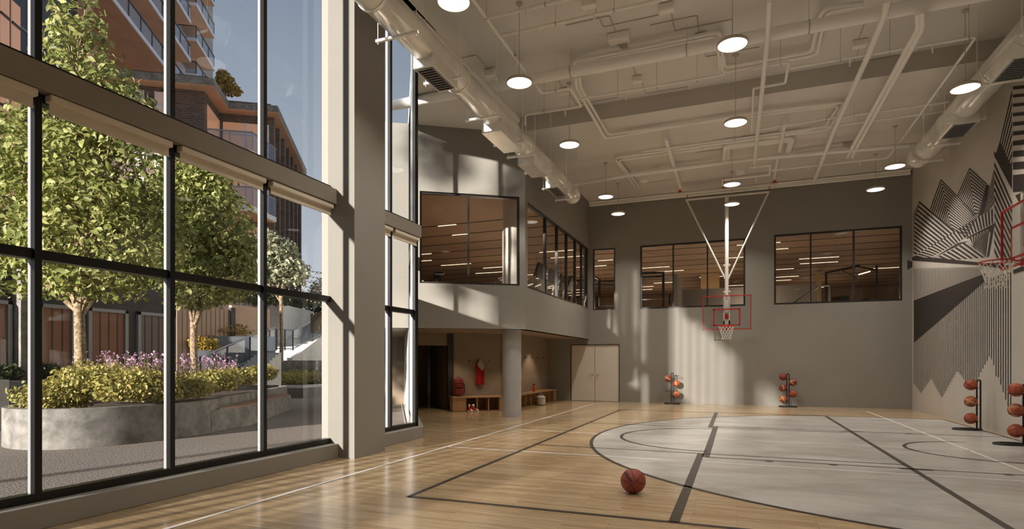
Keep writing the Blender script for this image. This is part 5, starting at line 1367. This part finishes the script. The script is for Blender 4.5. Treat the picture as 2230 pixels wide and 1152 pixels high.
# ---- trees
def bl(u, v, D, rx, ry=None, rz=None): return (PXr(u, v, D), rx, ry or rx, rz or rx)
tb = PD(172, 826, 11.4); 
tree('large leafy tree in the planter, its trunk right of the leftmost mullion', (tb.x, tb.y, .5), 2.75,
     [bl(45, 470, 11.6, 1.3, 1.3, 1.1), bl(190, 505, 11.0, 1.35, 1.2, 1.2), bl(300, 520, 11.6, 1.0, 1.0, 1.0), bl(110, 380, 11.2, 1.2, 1.2, 1.2), bl(230, 370, 11.2, 1.2, 1.1, 1.25), bl(150, 250, 11.2, 1.05, 1.0, 1.1),
      bl(235, 240, 11.3, .8, .8, .9), bl(165, 130, 11.2, .72, .7, .9), bl(170, 60, 11.2, .5, .5, .75), bl(310, 450, 11.8, .7, .7, .8), bl(60, 590, 11.4, .9, .9, .6), bl(30, 330, 11.8, .8, .8, .8), bl(215, 615, 11.3, 1.0, .9, .4)], 12500, .128, M['leaf'], .105)
tb = PD(421, 760, 15.2)
tree('second leafy tree in the planter with a forked pale trunk', (tb.x, tb.y, .5), 2.55,
     [bl(430, 560, 15.2, 1.1, 1.1, 1.0), bl(480, 500, 15.2, .9, .9, 1.0), bl(420, 440, 15.4, 1.0, 1.0, 1.1), bl(410, 370, 15.6, .8, .8, .8), bl(490, 600, 15.0, .8, .8, .7), bl(375, 540, 15.4, .9, .9, 1.1), bl(525, 555, 15.2, .6, .6, .6), bl(455, 410, 15.2, .7, .7, .8), bl(430, 640, 15.0, .9, .9, .4)], 9000, .145, M['leaf'], .095)
tb = PD(612, 680, 25)
tree('silvery leaved tree beyond the third mullion, above the concrete block', (tb.x, tb.y, 1.5), 4.4,
     [bl(600, 570, 25, 1.0, 1.0, .9), bl(560, 590, 25, .9, .9, .9), bl(632, 590, 25, .8, .8, .7), bl(585, 540, 25, .8, .8, .7), bl(620, 550, 25, .6, .6, .6)], 4200, .17, M['leaf_silver'], .08)
tb = PD(710, 700, 34)
tree('small grey green tree at the top of the stairs beside the square column', (tb.x, tb.y, 2.0), 4.4, [bl(705, 635, 34, .95, .9, .8), bl(730, 650, 34, 1.0, 1, .9), bl(692, 650, 34, .6, .6, .5)], 1600, .17, M['leaf_silver'], .06)
tb = PD(490, 196, 34)
tree('golden green roof garden tree on the brick building ledge', (tb.x, tb.y, 17.0), 17.7, [bl(492, 182, 34, .6, .6, .55), bl(507, 196, 34, .5, .5, .35), bl(486, 166, 34, .4, .4, .4)], 1300, .16, M['leaf_gold'], .05)
tree('unseen tree towards the sun left of the picture, out of frame', (-10.6, -4.2, 0), 4.2, [((-9.7,-4.2,8.4), .5, .8, 1.9), ((-9.65,-3.4,7.4), .5, .7, 1.2), ((-9.7,-4.2,10.4), .45, .8, .9), ((-11.0,-4.4,8.6), .4, .7, .35), ((-11.15,-4.0,10.9), .6, .9, .75), ((-10.9,-4.2,7.5), .35, .6, .3), ((-10.4,-4.6,9.6), .5, .6, .5)], 3600, .16, M['leaf'], .1)
# hedge masses on the slope
def shrub(label, c, rx, ry, rz, n, size, lm, group='courtyard shrubs', name='shrub', flowers=0, fh=.25, up=.3):
    t = thing(name, label, 'shrub', (c[0], c[1], c[2]-rz*.6), group)
    r2 = random.Random(int(abs(c[0]*37+c[1]*11)))
    bls = [((c[0]+rx*.45*math.cos(a), c[1]+ry*.45*math.sin(a), c[2]+rz*r2.uniform(-.15,.2)), rx*.62, ry*.62, rz*r2.uniform(.6,.85)) for a in (0.3, 1.6, 2.8, 4.1, 5.3)]
    p, d = blob_pts(bls, n, .35); p[:,2] = np.maximum(p[:,2], c[2]-rz*.6); leaves_mesh('foliage', p, size, lm, t, up, d)
    st = MB()
    for k in range(6): a = r2.uniform(0, 6.28); st.tube([(c[0]+.05*math.cos(a), c[1]+.05*math.sin(a), c[2]-rz*.62), (c[0]+rx*.5*math.cos(a), c[1]+ry*.5*math.sin(a), c[2]+rz*.3)], [.012, .005], 5)
    st.build('stems', M['bark'], t)
    if flowers:
        fs = MB(); pts = []
        for k in range(flowers):
            a = r2.uniform(0, 6.28); q = math.sqrt(r2.random()); x, y = c[0]+rx*q*math.cos(a), c[1]+ry*q*math.sin(a); z0 = c[2]+rz*.4; z1 = c[2]+rz*.75+fh*r2.uniform(-.2, 1)
            fs.tube([(x,y,z0), (x+r2.uniform(-.05,.05), y, z1)], [.005,.003], 4, cap=False)
            for j in range(r2.choice((3,5,7))): pts.append((x+r2.gauss(0,.028), y+r2.gauss(0,.028), z1+r2.uniform(-.07,.04)))
        fs.build('flower_stems', M['leaf_shrub'], t, fix=False); leaves_mesh('blossoms', np.array(pts), .058, M['petal'], t, .2)
    return t
sh_ = [ # u, v(centre), D, radius, rz, label
 (120, 858, 10.6, .62, .38, 'yellow green shrub at the rounded left end of the planter'), (195, 832, 11.0, .72, .48, 'yellow green shrub around the foot of the large tree'),
 (270, 840, 10.9, .64, .44, 'yellow green shrub at the planter edge right of the large tree trunk'), (330, 842, 11.2, .62, .44, 'yellow green shrub just left of the second mullion'),
 (405, 845, 11.9, .5, .3, 'low fern like shrub just right of the second mullion'), (465, 830, 13.2, .55, .32, 'fern like shrub behind the corner of the concrete bench'), (520, 822, 14.8, .55, .32, 'fern like shrub behind the wooden bench seat'), (562, 816, 16.6, .55, .3, 'yellow green shrub at the far end of the planter beside the third mullion')]
for u, v, D, r, rz, lb in sh_:
    p = PD(u, v, D); z = max(.62+rz*.55, p.z); shrub(lb, (p.x, p.y, z), r, r, rz, 2300, .075, M['leaf_shrub'])
fl_ = [(225, 800, 12.4, .55, 'pink flowering plant left of the second mullion, first in the row'), (275, 798, 12.6, .55, 'pink flowering plant in the planter, second in the row'), (325, 795, 12.9, .55, 'pink flowering plant touching the second mullion on its left'),
       (392, 795, 13.4, .55, 'lilac flowering plant touching the second mullion on its right'), (440, 802, 14.2, .5, 'lilac flowering plant at the foot of the second tree'), (486, 806, 15.6, .45, 'sparse lilac flowering plant below the left stair railing')]
for u, v, D, r, lb in fl_:
    p = PD(u, v, D); shrub(lb, (p.x, p.y, 1.0), r, r, .4, 1500, .07, M['leaf_shrub'], 'flowering plants in the planter', 'flowering_plant', 46, .42)
for u, v, D, r, rz, m_, lb in ((497, 722, 25.4, 1.0, .42, 'leaf_gold', 'golden bush on top of the upper slate blue wall'), (440, 750, 23.4, .7, .4, 'leaf_gold', 'dull golden bush behind the second tree trunk'),
    (612, 822, 25, 1.0, .42, 'leaf_shrub', 'low shrub in the distant planter next to the third mullion'), (655, 822, 25.6, 1.0, .45, 'leaf_shrub', 'low shrub in the middle of the distant planter'), (700, 828, 26.4, .8, .3, 'leaf_dark', 'low dark shrub at the right end of the distant planter'),
    (540, 646, 29.5, 1.6, .7, 'leaf_dark', 'dark hedge bush above the brown screen wall'), (640, 655, 38, 2.0, .7, 'leaf_dark', 'dark hedge bush above the concrete block'), (588, 648, 30.5, 1.2, .6, 'leaf_dark', 'dark hedge bush behind the third mullion above the block'), (700, 672, 40, 1.7, 1.1, 'leaf_dark', 'dark sloping hedge beside the square column'),
    (5, 812, 13.6, .4, .25, 'leaf_dark', 'dark low plant in the square planter at the left photo edge'), (92, 812, 14.6, .42, .28, 'leaf_dark', 'dark low plant before the cedar panel right of the leftmost mullion')):
    p = PD(u, v, D); shrub(lb, (p.x, p.y, p.z), r, r, rz, 1500, .09 if D < 30 else .16, M[m_], 'background bushes')
struct(MB().prism([(-40, 36), (-14, 36), (-14, 60), (-40, 60)], 0, 3.4).build('ground_bank', M['grass']))

# ---- brick building: a nearer block on the left, a recessed block with balconies on the right
c0 = PD(605, 231, 35); ZT = c0.z; BB = 11.3
def loc(a, b): v = Vector((c0.x, c0.y, 0))+E1*a+E2*b; return (v.x, v.y)
def lbox(mb, a0, a1, b0, b1, z0, z1): mb.prism([loc(a0,b0), loc(a1,b0), loc(a1,b1), loc(a0,b1)], z0, z1)
kA = PD(466, 164, 31.6); dv = Vector((kA.x-c0.x, kA.y-c0.y, 0)); aA, bA = dv.dot(E1), dv.dot(E2)
t = thing('brick_building', 'dark brick apartment building with concrete ledge and bay balconies behind the trees', 'building', (*loc(0,0), 0))
mb = MB(); lbox(mb, aA-.8, -.7, .7, BB, 0, ZT-.35); lbox(mb, -34, aA-.7, bA+.7, 14, 0, ZT-.35); mb.build('wall', M['brick'], t)
mb = MB(); lbox(mb, aA-.05, 0, 0, BB+.6, ZT-.38, ZT+.02); lbox(mb, -34, aA, bA, 14, ZT-.38, ZT+.02); mb.build('ledge', M['concrete'], t)
mb = MB(); lbox(mb, aA-.05, -.02, .02, BB+.6, ZT-.44, ZT-.38); lbox(mb, -34, aA-.02, bA+.02, 14, ZT-.44, ZT-.38); mb.build('ledge_soffit', M['soffit'], t)
mb = MB(); lbox(mb, -34, aA-.45, bA+.5, bA+.8, ZT+.02, ZT+.3); lbox(mb, aA-.75, aA-.45, bA+.5, .8, ZT+.02, ZT+.3); lbox(mb, aA-.45, -.5, .5, .8, ZT+.02, ZT+.3); mb.build('parapet', M['brick'], t)
FH = 3.15; fA = bA+.7; fB = .7
for k in range(5):
    z = ZT-3.45-k*FH
    # windows of the near block
    for a0, a1 in ((aA-3.15, aA-2.3), (aA-4.1, aA-3.75), (aA-8.6, aA-7.4), (aA-12.2, aA-11.0)):
        w = MB(); lbox(w, a0, a1, fA-.03, fA+.08, z+.35, z+2.75); o = w.build('window', M['curtain_window'], t)
        w = MB(); lbox(w, a0-.04, a0+.04, fA-.07, fA, z+.35, z+2.75); lbox(w, a1-.04, a1+.04, fA-.07, fA, z+.35, z+2.75); lbox(w, a0, a1, fA-.07, fA, z+2.0, z+2.1); lbox(w, a0, a1, fA-.07, fA, z+.3, z+.38); w.build('window_frame', M['slab_edge'], o)
        w = MB(); lbox(w, a0, a1, fA-.02, fA+.08, z-.3, z+.35); w.build('spandrel', M['slate'], o)
    w = MB(); lbox(w, aA-.74, aA-.66, fA+.5, fB-.1, z, z+2.5); w.build('window', M['warm_window'], t)
    w = MB(); lbox(w, aA-.5, aA+2.1, fB-.03, fB+.08, z, z+2.5); o = w.build('window', M['warm_window'], t)
    w = MB(); lbox(w, aA+.75, aA+.83, fB-.08, fB, z, z+2.5); lbox(w, aA+2.05, aA+2.12, fB-.08, fB, z, z+2.5); lbox(w, aA-.5, aA+2.1, fB-.08, fB, z+1.75, z+1.82); w.build('glazing_bar', M['slab_edge'], o)
    x0, x1, y0 = aA-.75, aA+1.75, fA+.35
    w = MB(); w.prism([loc(x0, y0), loc(x1, y0), loc(x1+.8, fB), loc(x0, fB)], z-.3, z); b = w.build('balcony', M['white_paint'], t)
    w = MB(); w.prism([loc(x0+.04, y0+.04), loc(x1-.04, y0+.04), loc(x1+.7, fB), loc(x0+.04, fB)], z-.36, z-.3); w.build('balcony_soffit', M['soffit'], b)
    w = MB(); w.prism([loc(x0, y0+.02), loc(x1, y0+.02), loc(x1, y0+.04), loc(x0, y0+.04)], z+.05, z+1.05); w.prism([loc(x1, y0+.02), loc(x1+.78, fB), loc(x1+.76, fB), loc(x1-.02, y0+.02)], z+.05, z+1.05); w.build('balcony_glass', M['balustrade'], b)
    w = MB(); w.prism([loc(x0, y0), loc(x1, y0), loc(x1, y0+.06), loc(x0, y0+.06)], z+1.03, z+1.1); w.prism([loc(x1, y0), loc(x1+.8, fB), loc(x1+.74, fB), loc(x1-.06, y0)], z+1.03, z+1.1)
    for a in (x0, (x0+x1)/2, x1-.04): w.prism([loc(a, y0), loc(a+.05, y0), loc(a+.05, y0+.05), loc(a, y0+.05)], z, z+1.05)
    w.build('balcony_rail', M['grey_metal'], b)
    for q in range(6):
        w = MB(); lbox(w, -.72, -.66, 1.3+q*1.75, 2.2+q*1.75, z-.3, z+2.6); w.build('window', M['balustrade'], t)
for q in range(7):
    w = MB(); lbox(w, -.7, -.35, .7+q*1.75, 1.1+q*1.75, 0, ZT-.44); w.build('pilaster', M['brick'], t)

# ---- tower with long balconies above
Pa = PD(352, 139, 42.5); Pb = PD(467, 155, 58)
t = thing('apartment_tower', 'tall apartment tower with brown balcony soffits and glass balustrades', 'building', (Pa.x-6, Pa.y, ZT))
def tl(P, a, b): v = Vector((P.x, P.y, 0))+E1*a+E2*b; return (v.x, v.y)
def tbox(mb, P, a0, a1, b0, b1, z0, z1): mb.prism([tl(P,a0,b0), tl(P,a1,b0), tl(P,a1,b1), tl(P,a0,b1)], z0, z1)
zA = Pa.z; FT = 3.25
mb = MB(); tbox(mb, Pa, -7.5, -3.4, -22, 12, ZT+.3, 62); mb.build('core_wall', M['soffit'], t)
for k in range(7):
    z = zA+k*FT
    mb = MB(); tbox(mb, Pa, -7.5, -.02, -22, 6.3, z, z+.06); sf = mb.build('balcony_soffit', M['soffit'], t)
    mb = MB(); tbox(mb, Pa, -7.5, 0, -22, 6.32, z+.06, z+.34); mb.build('slab_edge', M['slab_edge'], sf)
    mb = MB(); tbox(mb, Pa, -.06, -.03, -22, 6.3, z+.38, z+1.4); mb.build('balustrade', M['balustrade'], t)
    mb = MB(); tbox(mb, Pa, -.08, .01, -22, 6.3, z+1.4, z+1.47)
    for q in range(16): tbox(mb, Pa, -.08, -.01, -22+q*1.85, -21.93+q*1.85, z+.34, z+1.4)
    mb.build('balustrade_rail', M['window_frame'], t)
    for q in range(5):
        mb = MB(); tbox(mb, Pa, -3.42, -3.36, -20+q*5, -16.4+q*5, z+.36, z+2.8); mb.build('window', M['warm_window'] if q % 2 else M['curtain_window'], t)
zB = Pb.z
mb = MB(); tbox(mb, Pb, -9, -2.4, -4.6, 8, ZT+.3, 62); mb.build('core_wall', M['gym_grey'], t)
for k in range(-2, 6):
    z = zB+k*FT
    mb = MB(); tbox(mb, Pb, -3.2, 0, -5.4, 0, z, z+.06); sf = mb.build('balcony_soffit', M['soffit'], t)
    mb = MB(); tbox(mb, Pb, -3.2, .02, -5.42, .02, z+.06, z+.34); mb.build('slab_edge', M['slab_edge'], sf)
    mb = MB(); tbox(mb, Pb, -.05, -.02, -5.4, 0, z+.36, z+1.4); tbox(mb, Pb, -3.2, 0, -5.4, -5.37, z+.36, z+1.4); mb.build('balustrade', M['balustrade'], t)
    mb = MB(); tbox(mb, Pb, -.07, .02, -5.4, 0, z+1.4, z+1.47); tbox(mb, Pb, -3.2, 0, -5.43, -5.35, z+1.4, z+1.47)
    for q in range(4): tbox(mb, Pb, -.07, 0, -5.4+q*1.77, -5.33+q*1.77, z+.34, z+1.4)
    mb.build('balustrade_rail', M['window_frame'], t)
    mb = MB(); tbox(mb, Pb, -2.42, -2.36, -4.4, -1.0, z+.36, z+2.8); mb.build('window', M['curtain_window'], t)

# ---- navy block and orange windowed block at the upper left
n0 = PD(76, 60, 24); n1_ = PD(168, 60, 27)
t = thing('navy_building', 'plain navy clad building part behind the top of the large tree', 'building', (n0.x, n0.y, 4))
e = Vector((n1_.x-n0.x, n1_.y-n0.y, 0)).normalized(); nn = Vector((-e.y, e.x, 0))
P = [n0-e*1.2, n1_, n1_+nn*1.6, n0-e*1.2+nn*1.6]; MB().prism([p.to_2d() for p in P], 5.2, 34).build('wall', M['navy_clad'], t)
pc = [n1_-nn*.3, n1_+e*.6-nn*.3, n1_+e*.6+nn*.4, n1_+nn*.4]; MB().prism([p.to_2d() for p in pc], 5.2, 34).build('corner_pier', M['soffit'], t)
for k in range(6):
    mb = MB(); z = 6.5+k*4.2; a = n0-e*1.2; mb.prism([(a-nn*.05).to_2d(), (n1_-nn*.05).to_2d(), n1_.to_2d(), a.to_2d()], z, z+.05); mb.build('joint', M['grey_metal'], t)
o0, o1 = PD(-60, 60, 20), PD(44, 60, 22.5)
t = thing('orange_window_building', 'building part with tall orange lit windows at the upper left edge', 'building', (o0.x, o0.y, 4))
e = Vector((o1.x-o0.x, o1.y-o0.y, 0)); Lw = e.length; e.normalize(); nn = Vector((-e.y, e.x, 0))
P = [o0, o1, o1+nn*1.2, o0+nn*1.2]; MB().prism([p.to_2d() for p in P], 5.2, 34).build('wall', M['navy_clad'], t)
for k in range(7):
    z = 5.6+k*3.4
    for q in range(4):
        a = o0+e*(Lw*(.03+q*.25)); b = a+e*(Lw*.2); mb = MB(); mb.prism([(a-nn*.04).to_2d(), (b-nn*.04).to_2d(), b.to_2d(), a.to_2d()], z, z+2.9); w = mb.build('window', M['warm_window'], t)
        mb = MB(); mb.prism([(a-nn*.08).to_2d(), (b-nn*.08).to_2d(), (b-nn*.02).to_2d(), (a-nn*.02).to_2d()], z+2.0, z+2.1); mb.build('glazing_bar', M['window_frame'], w)
# ---- string lights
M['bulb'] = mat('warm_bulb', srgb(255, 210, 150), .4, emit=(1, .75, .45, 1), es=.6)
for i in range(6):
    a = PD(612+i*2, 556+i*13, 30); b = PD(760, 583+i*12, 26)
    t = thing('string_light', ['topmost festoon string of warm bulbs beside the square column', 'second festoon string of warm bulbs from the top', 'third festoon string of warm bulbs from the top', 'fourth festoon string of warm bulbs from the top', 'fifth festoon string of warm bulbs from the top', 'lowest festoon string of warm bulbs above the stairs'][i], 'string lights', a, 'festoon lights')
    pts = [a.lerp(b, k/16)-Vector((0,0,.5*math.sin(PI*k/16))) for k in range(17)]
    m = MB(); m.tube(pts, .012, 5); m.build('cable', M['rubber'], t)
    for k in range(1, 16):
        p = pts[k]; m = MB(); m.cyl(p, p-Vector((0,0,.07)), .022, 6); s = m.build('lamp_socket', M['rubber'], t); m = MB(); m.sphere(p-Vector((0,0,.1)), .022, 8, 6); m.build('bulb', M['bulb'], s, smooth=True)
for x, y in ((-6.25, 16.0), (-6.35, 19.4), (-7.6, 15.2)):
    L = bpy.data.lights.new('alcove_downlight', 'SPOT'); L.energy = 55; L.color = (1, .8, .58); L.spot_size = math.radians(95); L.spot_blend = .5; L.shadow_soft_size = .05
    o = bpy.data.objects.new('alcove_downlight', L); COL.objects.link(o); o.location = (x, y, 2.33)
# ================================================================ LIGHT, SKY, CAMERA
sun = bpy.data.lights.new('sun', 'SUN'); sun.energy = 11.8; sun.angle = math.radians(1.4); sun.color = (1.0, 0.93, 0.83)
so = bpy.data.objects.new('sun', sun); COL.objects.link(so)
so.rotation_euler = Vector((1.0, 4.3, -1.0)).to_track_quat('-Z', 'Y').to_euler()
so.location = (-20, -60, 30)
w = bpy.data.worlds.new('sky'); S.world = w; w.use_nodes = True
nt = w.node_tree; n = nt.nodes; l = nt.links; n.clear()
out = n.new('ShaderNodeOutputWorld'); bg = n.new('ShaderNodeBackground'); tc = n.new('ShaderNodeTexCoord'); sx = n.new('ShaderNodeSeparateXYZ')
rp = n.new('ShaderNodeValToRGB'); l.new(tc.outputs['Generated'], sx.inputs['Vector']); l.new(sx.outputs['Z'], rp.inputs['Fac'])
cr = rp.color_ramp; cr.elements[0].position = 0.0; cr.elements[0].color = srgb(212, 211, 211); cr.elements[1].position = 1.0; cr.elements[1].color = srgb(96, 118, 152)
for p, c in ((.12, srgb(198, 203, 212)), (.3, srgb(166, 176, 190)), (.55, srgb(132, 146, 166))):
    e = cr.elements.new(p); e.color = c
l.new(rp.outputs['Color'], bg.inputs['Color']); bg.inputs['Strength'].default_value = 1.0; l.new(bg.outputs['Background'], out.inputs['Surface'])

cam = bpy.data.cameras.new('camera'); co = bpy.data.objects.new('camera', cam); COL.objects.link(co)
co.location = (0, 0, EYE); co.rotation_euler = (PI/2, 0, YAW)
cam.sensor_width = 36; cam.lens = 36*FPX/2230; cam.shift_y = (HZ-576)/2230; cam.clip_end = 500; cam.clip_start = .05
S.camera = co
vs = S.view_settings; S.display_settings.display_device = 'sRGB'; vs.view_transform = 'Standard'; vs.look = 'None'; vs.gamma = 1; vs.exposure = 0.0; vs.use_curve_mapping = False
S.cycles.max_bounces = 8; S.cycles.diffuse_bounces = 4; S.cycles.glossy_bounces = 4; S.cycles.transparent_max_bounces = 24; S.cycles.transmission_bounces = 4
S.cycles.caustics_reflective = False; S.cycles.caustics_refractive = False; S.cycles.sample_clamp_indirect = 4.0; S.cycles.use_denoising = True
